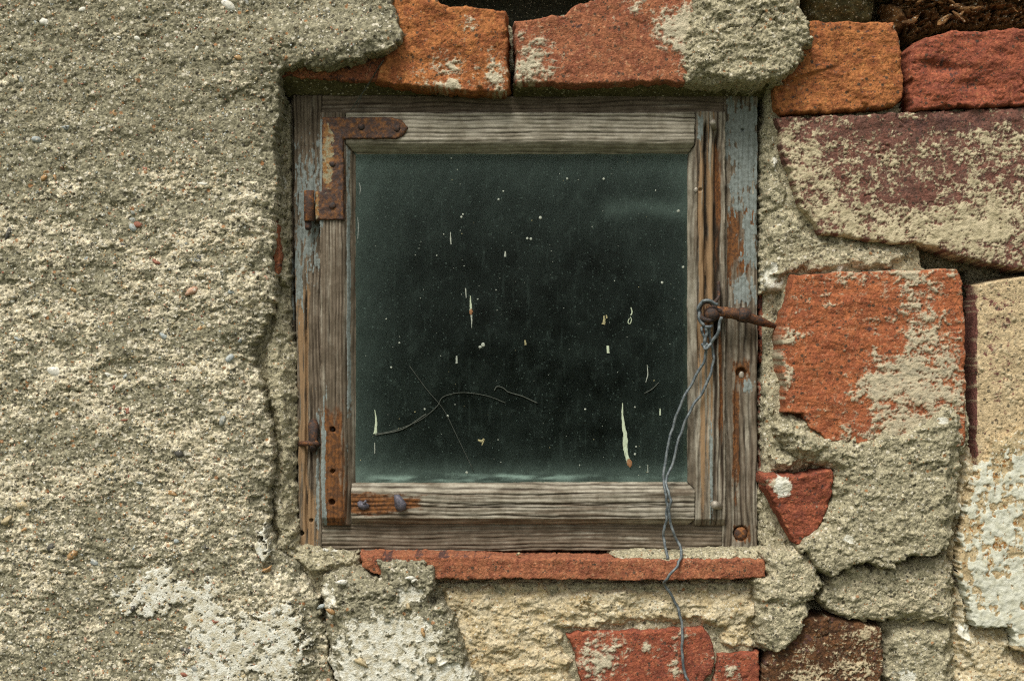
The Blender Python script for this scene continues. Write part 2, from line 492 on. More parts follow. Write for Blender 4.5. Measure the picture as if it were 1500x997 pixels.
# ------------------------------------------------------------------ mortar bed behind everything
DEEP = [  # (polygon, mm back, softness)
    ([(610, -60), (885, -60), (870, 4), (838, 18), (760, 40), (742, 26), (690, 20), (640, 10)], 160, 4),
    ([(1168, -22), (1560, -22), (1560, 44), (1400, 48), (1340, 75), (1325, 75), (1310, 34), (1180, 34)], 90, 8),
    ([(1318, 60), (1338, 60), (1338, 165), (1318, 165)], 80, 3),
    ([(1200, 836), (1404, 800), (1404, 850), (1230, 860)], 40, 5),
    ([(1290, 905), (1302, 905), (1302, 1100), (1290, 1100)], 60, 3),
    ([(1343, 352), (1408, 372), (1500, 392), (1600, 398), (1500, 404), (1450, 412), (1415, 420), (1352, 392)], 42, 6),
    ([(1409, 395), (1434, 395), (1434, 662), (1409, 662)], 75, 3),
    ([(403, 80), (600, 70), (600, 145), (403, 145)], 55, 8),
    ([(1106, 138), (1121, 138), (1120, 420), (1117, 810), (1106, 810)], 45, 4),
    ([(424, 140), (436, 140), (437, 520), (440, 800), (424, 800)], 45, 4),
    ([(1108, 425), (1148, 425), (1146, 560), (1110, 560)], 14, 8),
    ([(1175, 870), (1206, 862), (1225, 895), (1300, 915), (1300, 925), (1180, 905)], 28, 6),
    ([(1108, 136), (1124, 136), (1126, 330), (1112, 420), (1108, 420)], 10, 6), ([(395, 130), (432, 130), (436, 812), (395, 812)], 16, 8), ([(400, 100), (1120, 100), (1120, 146), (400, 146)], 18, 6),
    ([(1170, 796), (1180, 800), (1203, 834), (1208, 868), (1240, 898), (1295, 908), (1302, 930), (1306, 1010), (1296, 1010), (1290, 925), (1236, 912), (1198, 880), (1196, 845)], 45, 4),
    ([(1104, 948), (1124, 952), (1124, 1100), (1112, 1100)], 40, 3),
    ([(1396, 655), (1404, 700), (1402, 780), (1394, 815), (1390, 790), (1396, 700)], 14, 3),
    ([(736, 20), (756, 20), (756, 142), (736, 142)], 25, 4),
    ([(520, 800), (1125, 800), (1125, 852), (520, 852)], 50, 4),
]
def bed_h(U, V, sd):
    h = 2.2 * fbm(U / 60, V / 45, 3, 111) + 1.2 * fbm(U / 15, V / 12, 3, 113, .65) + 1.0 * crumbs(U, V, 10, 115) + .5 * crumbs(U, V, 5, 117)
    for p, d, s in DEEP:
        p = np.array(p)
        if p[:, 0].max() < U.min() or p[:, 0].min() > U.max(): continue
        h = h - d * sstep(-s * .4, s, sdf(U + 2.5 * fbm(U / 14, V / 14, 2, 119), V + 2.5 * fbm(U / 14, V / 14, 2, 121), p.tolist()))
    return h
relief('mortar_bed', [(330, -1500), (4200, -1500), (4200, 2600), (330, 2600)], bed_h, M['mortar'], wall, top=8, warp=(0, 30), rim=(1, 0), seed=4,
       us=grow(355, 1540, 2.3, (345, 4100)), vs_=grow(-60, 1050, 2.3, (-1400, 2500)), hole=HOLE,
       attrs={'cream': lambda U, V: .5 + .5 * (-.45 + .8 * fbm(U / 12, V / 9, 3, 131, .7)),
              'dirt': lambda U, V: .5 + .5 * (-.55 + .7 * fbm(U / 14, V / 10, 3, 133, .7)),
              'lime': lambda U, V: .5 + blobs(U, V, [(1133, 405, 14, 24)], .3, 8, 9)})

# ------------------------------------------------------------------ bricks
def brick_h(a=1.0, stri=0.0, pits=.8, seed=0, slope=(0, 0), mid=(0, 0)):
    def f(U, V, sd):
        h = a * (1.9 * fbm(U / 55, V / 38, 2, seed + 201) + .7 * fbm(U / 16, V / 12, 3, seed + 203, .6) + .28 * fbm(U / 5, V / 4, 2, seed + 205, .7))
        h = h + .25 * a * crumbs(U, V, 5, seed + 207)
        h = h - pits * 1.8 * sstep(.62, 1.05, fbm(U / 7, V / 6, 2, seed + 209)) - a * 2.0 * cracks(U, V, 60, seed + 213, .03, .3)
        if stri: h = h + stri * fbm(U / 60, V / 5.5, 3, seed + 211)
        return h + slope[0] * (U - mid[0]) + slope[1] * (V - mid[1])
    return f

def crust_attr(bias, lst=(), a1=.45, a2=.45, sc1=34, sc2=6, seed=0, gainb=1.1, side=None):
    def f(U, V):
        m = bias + 1.2 * a1 * fbm(U / sc1, V / sc1 * 1.1, 2, seed + 301, .6) + .75 * fbm(U / 14, V / 11, 3, seed + 307, .7) + 1.35 * a2 * fbm(U / sc2, V / sc2, 3, seed + 303, .85)
        for (u, v, ru, rv, s) in lst:
            m = m + s * gainb * np.clip(1.25 - np.sqrt(((U - u) / ru) ** 2 + ((V - v) / rv) ** 2), 0, 1)
        if side is not None: m = m + 2.5 * sstep(side + 1, side - 3, U)      # dark on the brick's side stands in for its shade
        return np.clip(.5 + .6 * m, -1, 2)
    return f

def with_crust(base, crust, mm=1.3):
    def f(U, V, sd):
        k = sstep(.4, .7, crust(U, V))
        return base(U, V, sd) * (1 - .3 * k) + k * (mm + .5 * crumbs(U, V, 6, 401) + .35 * fbm(U / 4, V / 4, 2, 403))
    return f

def brick(poly, matk, top, crust, dark, hf, warp=(2.6, 24), warp2=(.5, 7), rim=(6, 4.5), depth=42, seed=0, step=1.5, label=None, mm=1.3, lime=None):
    a = {'crust': crust, 'dark': dark, 'lime': lime or (lambda U, V: np.full(U.shape, -1, F))}
    return relief('brick', poly, with_crust(hf, crust, mm), M[matk], wall, top=top, step=step, warp=warp, warp2=warp2, rim=rim,
                  depth=depth, seed=seed + 500, attrs=a, label=label)

# the two lintel bricks
brick([(500, -60), (600, -60), (600, -4), (642, -1), (648, 6), (698, 10), (741, 17), (744, 60), (743, 96), (746, 128), (738, 136), (678, 133),
       (600, 126), (548, 119), (556, 100), (566, 80), (560, 40)], 'brick_bright', 30,
      crust_attr(-1.1, [(655, 104, 46, 34, .95), (726, 106, 28, 40, 1.2), (686, 35, 16, 24, .8), (650, 125, 60, 10, .6)], seed=1),
      crust_attr(-.95, [(720, 60, 40, 40, .35)], sc1=22, seed=2), brick_h(1.3, 0, 1.8, 1), seed=1, label='rough orange brick with dark pits and a grey mortar crust')
brick([(753, 32), (785, 26), (828, 21), (840, 10), (872, -2), (890, -40), (1060, -40), (1060, 60), (1040, 122), (982, 120), (909, 121),
       (859, 124), (800, 122), (754, 121), (756, 90)], 'brick_orange', 33,
      crust_attr(-1.0, [(785, 85, 38, 42, 1.1), (770, 110, 30, 20, .7), (985, 40, 42, 38, 1.0), (1015, 60, 34, 60, 1.2), (930, 10, 22, 22, .9)], seed=3),
      crust_attr(-1.15, [(845, 35, 14, 18, .7)], sc1=25, seed=4), brick_h(.7, 0, .5, 3), seed=3, label='wide orange brick with grey lichen and crust at both ends')
brick([(404, 50), (590, 50), (578, 90), (566, 119), (500, 118), (404, 112)], 'brick_orange', 24, crust_attr(-1.2, seed=41), crust_attr(-.35, seed=42), brick_h(.9, 0, .8, 41), seed=41, rim=(4, 4),  # strong dark mask paints the shadow under the lip
      label='brick tucked under the plaster lip above the frame, shade painted into its colour')
# right top pair
brick([(1170, 30), (1230, 31), (1312, 31), (1316, 45), (1320, 73), (1325, 125), (1323, 143), (1312, 155), (1270, 161), (1232, 164), (1145, 167), (1136, 160),
       (1136, 120), (1150, 100)], 'brick_bright', 24,
      crust_attr(-1.35, [(1165, 125, 22, 16, .8)], seed=5), crust_attr(-.85, [(1225, 100, 40, 6, .5), (1165, 140, 26, 16, .5)], sc1=20, seed=6), (lambda U, V, sd: brick_h(1.3, .25, 1.3, 5)(U, V, sd) + 2.2 * sstep(2, -2, V - 104 + .3 * (U - 1200)) * sstep(1235, 1215, U) * sstep(1140, 1160, U)), seed=5, rim=(9, 6),
      label='bright orange brick with worn rounded edges')
brick([(1333, 72), (1352, 56), (1398, 43), (1440, 44), (1500, 40), (1700, 36), (1700, 150), (1500, 154), (1431, 157), (1398, 157), (1335, 161), (1331, 120)],
      'brick_red', 26, crust_attr(-1.4, seed=7), crust_attr(-.85, [(1390, 100, 30, 14, .5), (1420, 120, 40, 30, .4)], sc1=22, seed=8),
      (lambda U, V, sd: brick_h(1.6, .2, 1.0, 7)(U, V, sd) - 7 * np.exp(-((U - 1385) / 34) ** 2 - ((V - 98 - .12 * (U - 1385)) / 9) ** 2) - 5 * np.exp(-((U - 1425) / 22) ** 2 - ((V - 122) / 12) ** 2)), seed=7, rim=(9, 6), label='dark red brick with a dent in its face')
# faded purple brick
brick([(1136, 172), (1193, 169), (1266, 167), (1332, 164), (1431, 160), (1500, 156), (1700, 150), (1700, 402), (1500, 396), (1408, 377), (1372, 362),
       (1343, 356), (1307, 357), (1202, 342), (1186, 318), (1166, 291), (1160, 265), (1146, 225), (1142, 190)], 'brick_purple', 22,
      crust_attr(-.24, [(1180, 240, 34, 80, .5), (1440, 325, 110, 50, .75), (1320, 340, 130, 26, .5), (1450, 205, 50, 26, .35), (1230, 310, 60, 40, .4),
                        (1300, 185, 140, 22, -.6), (1440, 172, 90, 18, -.7), (1345, 285, 34, 26, -.6), (1270, 230, 40, 20, -.2), (1400, 240, 30, 16, -.4), (1390, 300, 24, 20, -.3)], a1=.6, a2=.75, sc1=30, sc2=5.5, seed=9),
      crust_attr(-.85, [(1400, 185, 120, 24, .8)], seed=10), brick_h(.9, 0, .5, 9), seed=9, rim=(8, 5), mm=1.0,
      label='long faded purple brick under a cream lime crust')
# the big orange brick beside the latch
brick([(1162, 404), (1235, 398), (1307, 396), (1401, 394), (1410, 412), (1415, 481), (1415, 589), (1415, 652), (1360, 658), (1307, 656), (1263, 652), (1209, 645), (1185, 624),
       (1176, 606), (1150, 604), (1151, 567), (1144, 524), (1144, 488), (1157, 444), (1159, 420)], 'brick_worn', 36,
      crust_attr(-.80, [(1290, 400, 130, 18, .75), (1345, 450, 40, 60, .75), (1365, 520, 46, 60, .8), (1300, 545, 60, 36, 1.0), (1350, 600, 70, 60, .95),
                        (1270, 575, 50, 28, .7), (1290, 630, 80, 30, .7), (1165, 492, 24, 14, 1.0), (1152, 540, 14, 60, .9), (1215, 530, 60, 60, -.5), (1400, 560, 16, 90, .5),
                        (1190, 440, 30, 30, .15)], a1=.5, a2=.5, sc1=24, sc2=6, seed=11),
      crust_attr(-1.5, [(1276, 483, 8, 6, 1.4)], seed=12), brick_h(.9, .35, .5, 11), seed=11, rim=(5, 4), mm=1.4, depth=70,
      label='big square orange brick blotched with cream mortar, right of the latch')
brick([(1150, 604), (1176, 606), (1186, 626), (1180, 640), (1150, 640)], 'brick_burnt', 24, crust_attr(-1, seed=13), crust_attr(-.7, seed=14), brick_h(.6, 0, .5, 13),
      seed=13, rim=(4, 3), label='dark broken corner of the big square brick')
# recessed bricks beside the frame
brick([(1112, 428), (1150, 426), (1150, 530), (1112, 532)], 'brick_red', -10, crust_attr(-.75, seed=15), crust_attr(-.35, [], seed=16), brick_h(.8, 0, .6, 15), seed=15, rim=(4, 3),
      label='dull red brick set back behind the latch')
brick([(1111, 560), (1126, 556), (1124, 690), (1111, 690)], 'brick_red', -8, crust_attr(-.2, seed=17), crust_attr(-.5, seed=18), brick_h(.8, 0, .6, 17), seed=17, rim=(4, 3))
# triangular brick
brick([(1117, 697), (1170, 696), (1217, 687), (1221, 697), (1219, 722), (1211, 751), (1203, 771), (1176, 798), (1166, 798), (1154, 779), (1142, 755),
       (1132, 737), (1122, 716)], 'brick_red', 32, crust_attr(-1.25, [(1145, 712, 16, 16, 1.6), (1128, 705, 14, 14, 1.3), (1195, 745, 20, 16, .5)], seed=19), crust_attr(-.95, [(1185, 735, 40, 40, .3)], sc1=20, seed=20),
      brick_h(1.1, .3, .6, 19, slope=(0, -.10), mid=(1170, 740)), seed=19, rim=(5, 4), warp=(2, 14), label='three cornered red brick with a white lichen spot',
      lime=lambda U, V: .5 + blobs(U, V, [(1146, 712, 13, 15)], .35, 8, 12))
# tan brick at the right edge
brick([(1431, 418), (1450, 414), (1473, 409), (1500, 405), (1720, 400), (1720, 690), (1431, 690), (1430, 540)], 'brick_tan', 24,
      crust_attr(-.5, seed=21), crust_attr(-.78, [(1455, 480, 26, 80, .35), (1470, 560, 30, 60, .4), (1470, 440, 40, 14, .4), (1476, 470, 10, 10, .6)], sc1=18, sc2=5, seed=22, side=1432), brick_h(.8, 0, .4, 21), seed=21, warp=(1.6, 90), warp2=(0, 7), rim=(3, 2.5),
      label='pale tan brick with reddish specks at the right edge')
# burnt brick at the bottom right
brick([(1184, 903), (1230, 906), (1266, 913), (1292, 919), (1294, 950), (1293, 1100), (1116, 1100), (1117, 985), (1128, 955), (1160, 930), (1172, 905)], 'brick_burnt', 22,
      crust_attr(-.80, [(1200, 975, 60, 26, .45), (1270, 930, 40, 22, .75), (1270, 975, 40, 30, .6), (1180, 990, 40, 20, .6), (1230, 1040, 120, 40, .5)], a1=.4, a2=.8, sc2=5, seed=23), crust_attr(-.6, seed=24), brick_h(1.2, 0, .8, 23), seed=23,
      label='burnt dark brown brick flecked with cream')
# red bricks at the bottom
brick([(829, 928), (860, 925), (922, 924), (975, 922), (1030, 920), (1042, 935), (1047, 958), (1043, 985), (1020, 1012), (1020, 1120), (850, 1120), (850, 1000), (843, 960), (838, 945)],
      'brick_red', 17, crust_attr(-.85, [(880, 965, 42, 42, 1.05), (948, 950, 10, 12, .7), (990, 975, 14, 30, .8), (1000, 930, 20, 8, .6)], seed=25), crust_attr(-1.1, seed=26), brick_h(.6, 0, .4, 25), seed=25, rim=(4, 3),
      label='flat red brick with a grey mortar patch, behind the hanging wire')
brick([(1052, 958), (1112, 955), (1114, 1000), (1113, 1120), (1030, 1120), (1030, 1030), (1048, 985)], 'brick_red', 17, crust_attr(-.75, [(1070, 985, 14, 14, .8)], seed=27), crust_attr(-1.1, seed=28), brick_h(.6, 0, .4, 27), seed=27, rim=(4, 3),
      label='small red brick below the lumpy mortar')
# sliver of brick in the left reveal
brick([(400, 318), (408, 330), (411, 380), (407, 405), (400, 400)], 'brick_orange', 14, crust_attr(-1.2, seed=29), crust_attr(-.8, seed=30), brick_h(.6, 0, .5, 29), seed=29, rim=(3, 2), warp=(1.5, 10))
# sill tile
sill = relief('sill_tile', [(526, 812), (640, 813), (760, 817), (880, 819), (1000, 820), (1120, 819), (1122, 846), (1050, 848), (960, 850), (800, 848), (634, 849), (548, 841), (530, 829)],
       with_crust(brick_h(.7, .25, .6, 31), crust_attr(-1.5, seed=31), .5), M['brick_orange'], wall, top=26, step=1.4, warp=(2, 26), warp2=(1.2, 6), rim=(3, 2.5), depth=45, seed=531,
       attrs={'crust': crust_attr(-1.45, [(1000, 822, 120, 6, .5)], seed=31), 'dark': crust_attr(-1.15, [(568, 820, 14, 8, 1.4), (600, 815, 90, 6, .7), (700, 814, 90, 5, .7), (1060, 830, 40, 12, .4)], sc1=20, seed=32), 'lime': lambda U, V: np.full(U.shape, -1, F)},
       label='thin red clay tile forming the sill')

# ------------------------------------------------------------------ mortar chunks
def lump_h(a=1.0, dome=0.0, seed=0, tilt=0.0, mid=0, lo=0, line=0):
    def f(U, V, sd):
        h = a * .62 * (3.4 * fbm(U / 50, V / 40, 3, seed + 601) + 1.5 * fbm(U / 16, V / 13, 4, seed + 603, .7)
                 + 1.3 * crumbs(U, V, 12, seed + 605, 1.0) + 1.2 * crumbs(U, V, 6, seed + 607, 1.0) + .8 * crumbs(U, V, 3.4, seed + 613) + .55 * fbm(U / 4, V / 3.5, 2, seed + 609))
        t = fbm(U / 28, V / 20, 4, seed + 615, .7)
        h = h - a * 3.0 * sstep(.60, 1.1, fbm(U / 10, V / 8, 2, seed + 611)) + a * 1.0 * sstep(0, .12, t) + a * 1.3 * sstep(.45, .55, t)
        h = h - a * 2.6 * cracks(U, V, 46, seed + 617)
        if dome: h = h + dome * np.sqrt(np.clip(1 - (1 - np.clip(sd / 34, 0, 1)) ** 2, 0, 1))
        if tilt: h = h + tilt * (V - mid)
        return h
    return f
def noisy(bias, sc=12, amp=.9, seed=0, lst=()):
    def f(U, V):
        m = bias + amp * fbm(U / sc, V / sc * 1.3, 4, seed + 701, .8) + .3 * fbm(U / 40, V / 30, 2, seed + 703)
        for (u, v, ru, rv, s) in lst:
            m = m + s * np.clip(1.3 - np.sqrt(((U - u) / ru) ** 2 + ((V - v) / rv) ** 2), 0, 1)
        return .5 + .8 * m
    return f
def limed(hf, limf):
    def f(U, V, sd):
        k = sstep(.42, .6, limf(U, V))
        return hf(U, V, sd) * (1 - .8 * k) + 1.4 * k
    return f
def chunk(poly, matk, top, hf, cream=-.6, dirt=-.8, lime=(), seed=0, feather=(20, 15, None), rim=(4, 3), warp=(6, 20), warp2=(2.6, 9), depth=24, step=1.6, name='mortar_chunk',
          label=None, cl=(), dl=()):
    lf = (lambda U, V: .5 + 1.8 * (blobs(U, V, lime, .42, 18, seed + 15, 5) + .15 * fbm(U / 5, V / 5, 3, seed + 18, .8) - .8 * sstep(.2, .45, fbm(U / 14, V / 12, 4, seed + 17, .7)))) if lime else (lambda U, V: np.full(U.shape, -1, F))
    return relief(name, poly, limed(hf, lf) if lime else hf, M[matk], wall, top=top, step=step, warp=warp, warp2=warp2, rim=rim, depth=depth, seed=800 + seed, label=label, feather=feather, skirt=8.0,
                  attrs={'cream': noisy(cream, seed=seed, lst=cl), 'dirt': noisy(dirt, 14, .8, seed + 9, lst=dl),
                         'lime': lf})

# top blob over the lintel
chunk([(1000, -60), (1165, -60), (1171, 0), (1186, 38), (1188, 62), (1178, 84), (1152, 110), (1135, 118), (1120, 120), (1090, 122), (1008, 120), (1000, 80), (1015, 10)],
      'mortar', 44, lump_h(1.5, 3, 1), cream=-.75, seed=1, rim=(9, 7), depth=45, feather=(26, 14, lambda U, V: sstep(1080, 1040, U) * .9), label='bulging lump of grey mortar above the window corner')
# soffits under the lintel bricks
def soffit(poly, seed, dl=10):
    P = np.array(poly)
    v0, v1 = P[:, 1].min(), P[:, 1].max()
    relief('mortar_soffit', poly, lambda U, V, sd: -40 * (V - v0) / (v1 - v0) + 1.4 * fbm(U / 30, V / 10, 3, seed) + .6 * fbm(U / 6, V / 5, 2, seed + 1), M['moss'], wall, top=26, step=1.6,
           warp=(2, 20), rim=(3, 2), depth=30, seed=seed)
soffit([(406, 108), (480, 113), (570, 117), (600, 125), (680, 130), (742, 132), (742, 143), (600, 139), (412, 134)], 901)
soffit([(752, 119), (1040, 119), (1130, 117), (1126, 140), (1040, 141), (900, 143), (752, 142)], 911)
# mortar between frame and bricks, right side
chunk([(1122, 172), (1140, 176), (1146, 225), (1160, 268), (1166, 293), (1190, 326), (1204, 336), (1306, 350), (1343, 354), (1353, 388), (1300, 404), (1235, 408),
       (1162, 414), (1140, 428), (1117, 426), (1116, 390), (1118, 300), (1117, 230)], 'mortar', 12, lump_h(.9, 3, 3), cream=-.45, dirt=-.9, seed=3,
      lime=[(1140, 215, 8, 42), (1148, 240, 8, 18), (1128, 405, 12, 18), (1236, 393, 10, 6)], cl=[(1270, 372, 80, 24, .5)], label='grey mortar joint beside the window frame')
chunk([(1150, 536), (1149, 606), (1152, 640), (1180, 642), (1206, 648), (1170, 690), (1122, 692), (1118, 640), (1118, 560)], 'mortar', 10, lump_h(.8, 2, 5), seed=5, cream=-.5)
chunk([(1128, 668), (1150, 656), (1180, 660), (1215, 680), (1170, 692), (1132, 693)], 'mortar', 26, lump_h(.8, 4, 51), seed=51, rim=(8, 6), cream=-.4)
# big block under the square brick
chunk([(1140, 630), (1160, 606), (1186, 618), (1212, 628), (1262, 630), (1300, 618), (1325, 622), (1352, 598), (1378, 578), (1416, 560), (1428, 648), (1412, 668), (1410, 700),
       (1408, 759), (1389, 803), (1369, 813), (1345, 811), (1329, 817), (1305, 834), (1293, 827), (1261, 823), (1249, 829), (1217, 845), (1197, 833), (1176, 802), (1206, 772), (1214, 750),
       (1222, 720), (1222, 690), (1190, 680), (1160, 664)], 'mortar', 40, lump_h(1.05, 1, 7), cream=-.62, seed=7, rim=(5, 4), depth=34, feather=(26, 14, lambda U, V: sstep(800, 760, V)), label='large rough block of grey mortar under the square brick',
      lime=[(1245, 790, 9, 7), (1303, 600, 5, 5), (1380, 615, 8, 5)])
chunk([(1217, 848), (1249, 831), (1300, 828), (1340, 822), (1389, 808), (1399, 839), (1400, 879), (1396, 912), (1329, 909), (1289, 909), (1265, 911), (1237, 904), (1213, 888), (1198, 875)],
      'mortar', 24, lump_h(.8, 3, 9), cream=-.1, seed=9, rim=(8, 6), feather=(16, 8, lambda U, V: sstep(1290, 1340, U)), label='smoother grey stone below the mortar block')
chunk([(1299, 912), (1396, 912), (1404, 960), (1402, 1120), (1300, 1120), (1297, 1000), (1293, 940)], 'mortar', 20, lump_h(1.0, 2, 11), cream=-.55, seed=11, rim=(6, 5), lime=[(1325, 990, 16, 10)])
# rolls of mortar left of the crack
chunk([(1105, 848), (1124, 846), (1118, 815), (1132, 806), (1162, 806), (1186, 816), (1199, 838), (1203, 858), (1192, 877), (1160, 890), (1135, 892), (1112, 888)], 'mortar', 30, lump_h(.8, 5, 13), cream=-.2, seed=13, rim=(9, 6), feather=(16, 8, lambda U, V: sstep(1160, 1130, U)),
      label='rounded roll of squeezed out mortar at the sill end')
chunk([(1118, 872), (1150, 880), (1180, 876), (1184, 895), (1176, 922), (1158, 946), (1128, 955), (1112, 940), (1108, 890)], 'mortar', 28, lump_h(.8, 5, 15), cream=-.25, seed=15, rim=(9, 6), feather=(16, 8, lambda U, V: sstep(1150, 1120, U)))
chunk([(1112, 700), (1124, 720), (1140, 756), (1154, 782), (1170, 804), (1130, 808), (1112, 800)], 'mortar', 10, lump_h(.7, 2, 17), seed=17, cream=-.3, rim=(5, 4))
# clay mortar under the sill
chunk([(634, 850), (700, 849), (800, 850), (960, 852), (1050, 850), (1112, 852), (1120, 885), (1112, 955), (1052, 960), (1046, 930), (1030, 921), (975, 923), (920, 924), (829, 930), (846, 965), (852, 1120),
       (660, 1120), (640, 960)], 'tan', 12, lambda U, V, sd: lump_h(.75, 0, 19)(U, V, sd) + sum(1.5 * sstep(t_, t_ + .06, fbm(U / 48, V / 26, 4, 977, .55)) for t_ in (-.4, 0, .4)), cream=-.75, dirt=-.62, seed=19, rim=(6, 6), warp2=(2.5, 9), cl=[(900, 885, 70, 30, .6), (1010, 895, 60, 25, .35), (740, 900, 40, 40, .3)], dl=[(850, 880, 20, 22, .4), (720, 965, 60, 30, .35)],
      label='yellow clay mortar crumbling below the sill tile')
# cement patch bottom left
chunk([(466, 858), (474, 846), (500, 836), (540, 842), (556, 846), (552, 826), (560, 821), (590, 822), (620, 824), (633, 834), (634, 860), (626, 882), (642, 886), (664, 905), (668, 930), (679, 952), (682, 975),
       (706, 1000), (720, 1120), (492, 1120), (488, 1000), (478, 950), (476, 905)], 'plaster', 36, lump_h(1.05, 2, 21), cream=-.7, dirt=-.75, seed=21, rim=(7, 7), depth=50, step=1.5, feather=(20, 12, lambda U, V: sstep(600, 560, U)),
      lime=[(560, 945, 60, 42), (520, 975, 46, 40), (610, 930, 34, 30), (590, 990, 60, 40), (660, 990, 34, 24), (550, 915, 40, 14), (600, 870, 24, 12), (480, 880, 12, 24)], label='grey cement patch with flaking white limewash under the window corner')
# rubble at the lower left corner of the frame
chunk([(394, 740), (412, 730), (430, 760), (436, 800), (470, 806), (524, 812), (530, 832), (545, 842), (500, 840), (470, 850), (460, 872), (440, 838), (414, 822), (398, 800)], 'mortar', 16, lump_h(1.4, 3, 23), cream=-.6, dirt=-.5, seed=23,
      rim=(8, 6), lime=[(486, 812, 6, 5), (404, 822, 8, 5)], label='crumbling mortar rubble under the frame corner')
# lower layer in the left reveal
chunk([(400, 425), (414, 440), (424, 500), (433, 520), (434, 600), (432, 700), (436, 780), (412, 800), (392, 780), (392, 727), (399, 650), (386, 604), (379, 562), (370, 545), (372, 512), (392, 468)], 'mortar', 14,
      lump_h(.8, 1, 25, tilt=0), cream=-.55, dirt=-.8, seed=25, rim=(10, 10), label='lower coat of mortar in the left reveal')
chunk([(400, 150), (412, 160), (414, 250), (417, 330), (420, 420), (402, 420), (398, 330), (404, 265), (400, 215)], 'mortar', 12, lump_h(.8, 1, 27), cream=-.7, dirt=-.6, seed=27, rim=(8, 10), lime=[(412, 268, 4, 14)])

# limewashed plaster remnant at the right edge
def lime_r(U, V):
    return .5 + 1.2 * (-.36 + .36 * sstep(790, 880, V) + .6 * fbm(U / 9, V / 34, 3, 34, .7) + blobs(U, V, [(1460, 760, 70, 90), (1470, 850, 70, 60), (1450, 900, 50, 30), (1490, 900, 40, 50), (1490, 700, 30, 60), (1440, 700, 20, 40)], .6, 13, 31) - 1.0 * sstep(.2, .5, fbm(U / 24, V / 26, 3, 33, .65)))
relief('plaster_patch', [(1456, 640), (1470, 646), (1484, 632), (1500, 624), (1720, 600), (1720, 962), (1500, 954), (1488, 952), (1484, 920), (1428, 918), (1420, 885), (1404, 839), (1408, 791), (1416, 735), (1430, 690), (1440, 676), (1446, 672)],
       lambda U, V, sd: 1.6 * fbm(U / 40, V / 50, 3, 35) + .9 * fbm(U / 9, V / 12, 3, 37, .7) + 1.0 * sstep(.4, .6, lime_r(U, V)) + .5 * crumbs(U, V, 6, 39) * (1 - sstep(.4, .6, lime_r(U, V))), M['limewash'], wall, top=31, step=1.5, warp=(4, 14), warp2=(2.5, 7),
       rim=(3, 2.5), depth=30, seed=41, attrs={'lime': lime_r, 'rust': noisy(-.45, 11, 1.1, 43, lst=[(1470, 790, 40, 60, .3)]), 'dirt': noisy(-.85, 10, .8, 45, lst=[(1480, 665, 40, 40, .7)])},
       label='flaking white limewashed plaster stained with rust at the right edge')
chunk([(1396, 664), (1426, 655), (1446, 690), (1424, 735), (1410, 790), (1404, 840), (1424, 890), (1430, 922), (1488, 926), (1490, 960), (1720, 965), (1720, 1120), (1404, 1120), (1402, 960), (1398, 880), (1392, 810), (1398, 760)], 'tan', 22,
      lump_h(.9, 0, 29), cream=-.2, dirt=-.6, seed=29, rim=(6, 5), lime=[(1405, 745, 8, 18), (1415, 925, 8, 12)], label='tan mortar at the right edge below the tan brick')

# crumbling dry clay filling the top right gap
def clay_h(U, V, sd):
    q = fbm(U / 26, V / 13, 4, 951, .7)
    return 13 * (1 - np.abs(fbm(U / 17, V / 9, 3, 953, .65)) * 1.5) + 9 * q - 16 * sstep(.25, .6, fbm(U / 20, V / 12, 3, 955, .6)) - .35 * np.maximum(0, V - 12)
relief('clay_fill', [(1300, -40), (1720, -40), (1720, 34), (1500, 36), (1440, 40), (1390, 40), (1345, 52), (1332, 58), (1326, 30)], clay_h, M['clod'], wall, top=-22, step=1.4, warp=(5, 16), warp2=(3, 7), rim=(6, 10),
       depth=40, seed=957, label='dark crumbling clay packed into the gap at the top right')
random.seed(11)
def clods():
    for i in range(26):
        u = random.uniform(1330, 1520); v = random.uniform(-10, 30)
        r = random.uniform(3, 8)
        Vb, Fb = blob_mesh(100 + i, 2, 1.6, (1.5, .6, .45))
        a = random.uniform(-.9, .9)
        R = np.array([[math.cos(a), 0, -math.sin(a)], [0, 1, 0], [math.sin(a), 0, math.cos(a)]])
        link_mesh('clay_clod', (Vb @ R.T) * r * S + at(u, v, random.uniform(-14, 2)), Fb, M['clod'], wall, smooth=False)
clods()
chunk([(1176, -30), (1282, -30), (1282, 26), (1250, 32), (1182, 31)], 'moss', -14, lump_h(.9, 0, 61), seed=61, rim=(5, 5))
chunk([(1308, 2), (1336, 4), (1334, 30), (1318, 38), (1308, 30)], 'clod', -6, lump_h(.8, 3, 63), seed=63, rim=(5, 5), label='flat brown stone wedged in the gap')

# ------------------------------------------------------------------ pebbles and grit in the plaster
PEB = {'sand': ((.24, .215, .14), (.33, .30, .21)), 'grey': ((.24, .25, .23), (.33, .34, .31)), 'blue': ((.27, .31, .32), (.38, .41, .40)), 'orange': ((.34, .19, .08), (.42, .28, .14)),
       'tan': ((.42, .34, .20), (.50, .42, .27)), 'red': ((.22, .08, .05), (.28, .12, .08)), 'white': ((.62, .61, .55), (.70, .69, .62)), 'dark': ((.06, .06, .055), (.10, .095, .08)),
       'pink': ((.45, .27, .18), (.52, .34, .25))}
PM = {k: earth_mat('pebble_' + k, a, b, tone_scale=300, speck=.12, bump=.25, rough=.7, spec=.4) for k, (a, b) in PEB.items()}
peb_mesh = []
for i in range(8):
    Vb, Fb = blob_mesh(40 + i, 2, .95, (1, .62, .50 + .06 * i))
    me = bpy.data.meshes.new('pebble')
    me.from_pydata([tuple(v) for v in Vb], [], [tuple(int(x) for x in f) for f in Fb])
    me.polygons.foreach_set('use_smooth', np.full(len(me.polygons), True))
    me.materials.append(PM['grey'])
    peb_mesh.append(me)

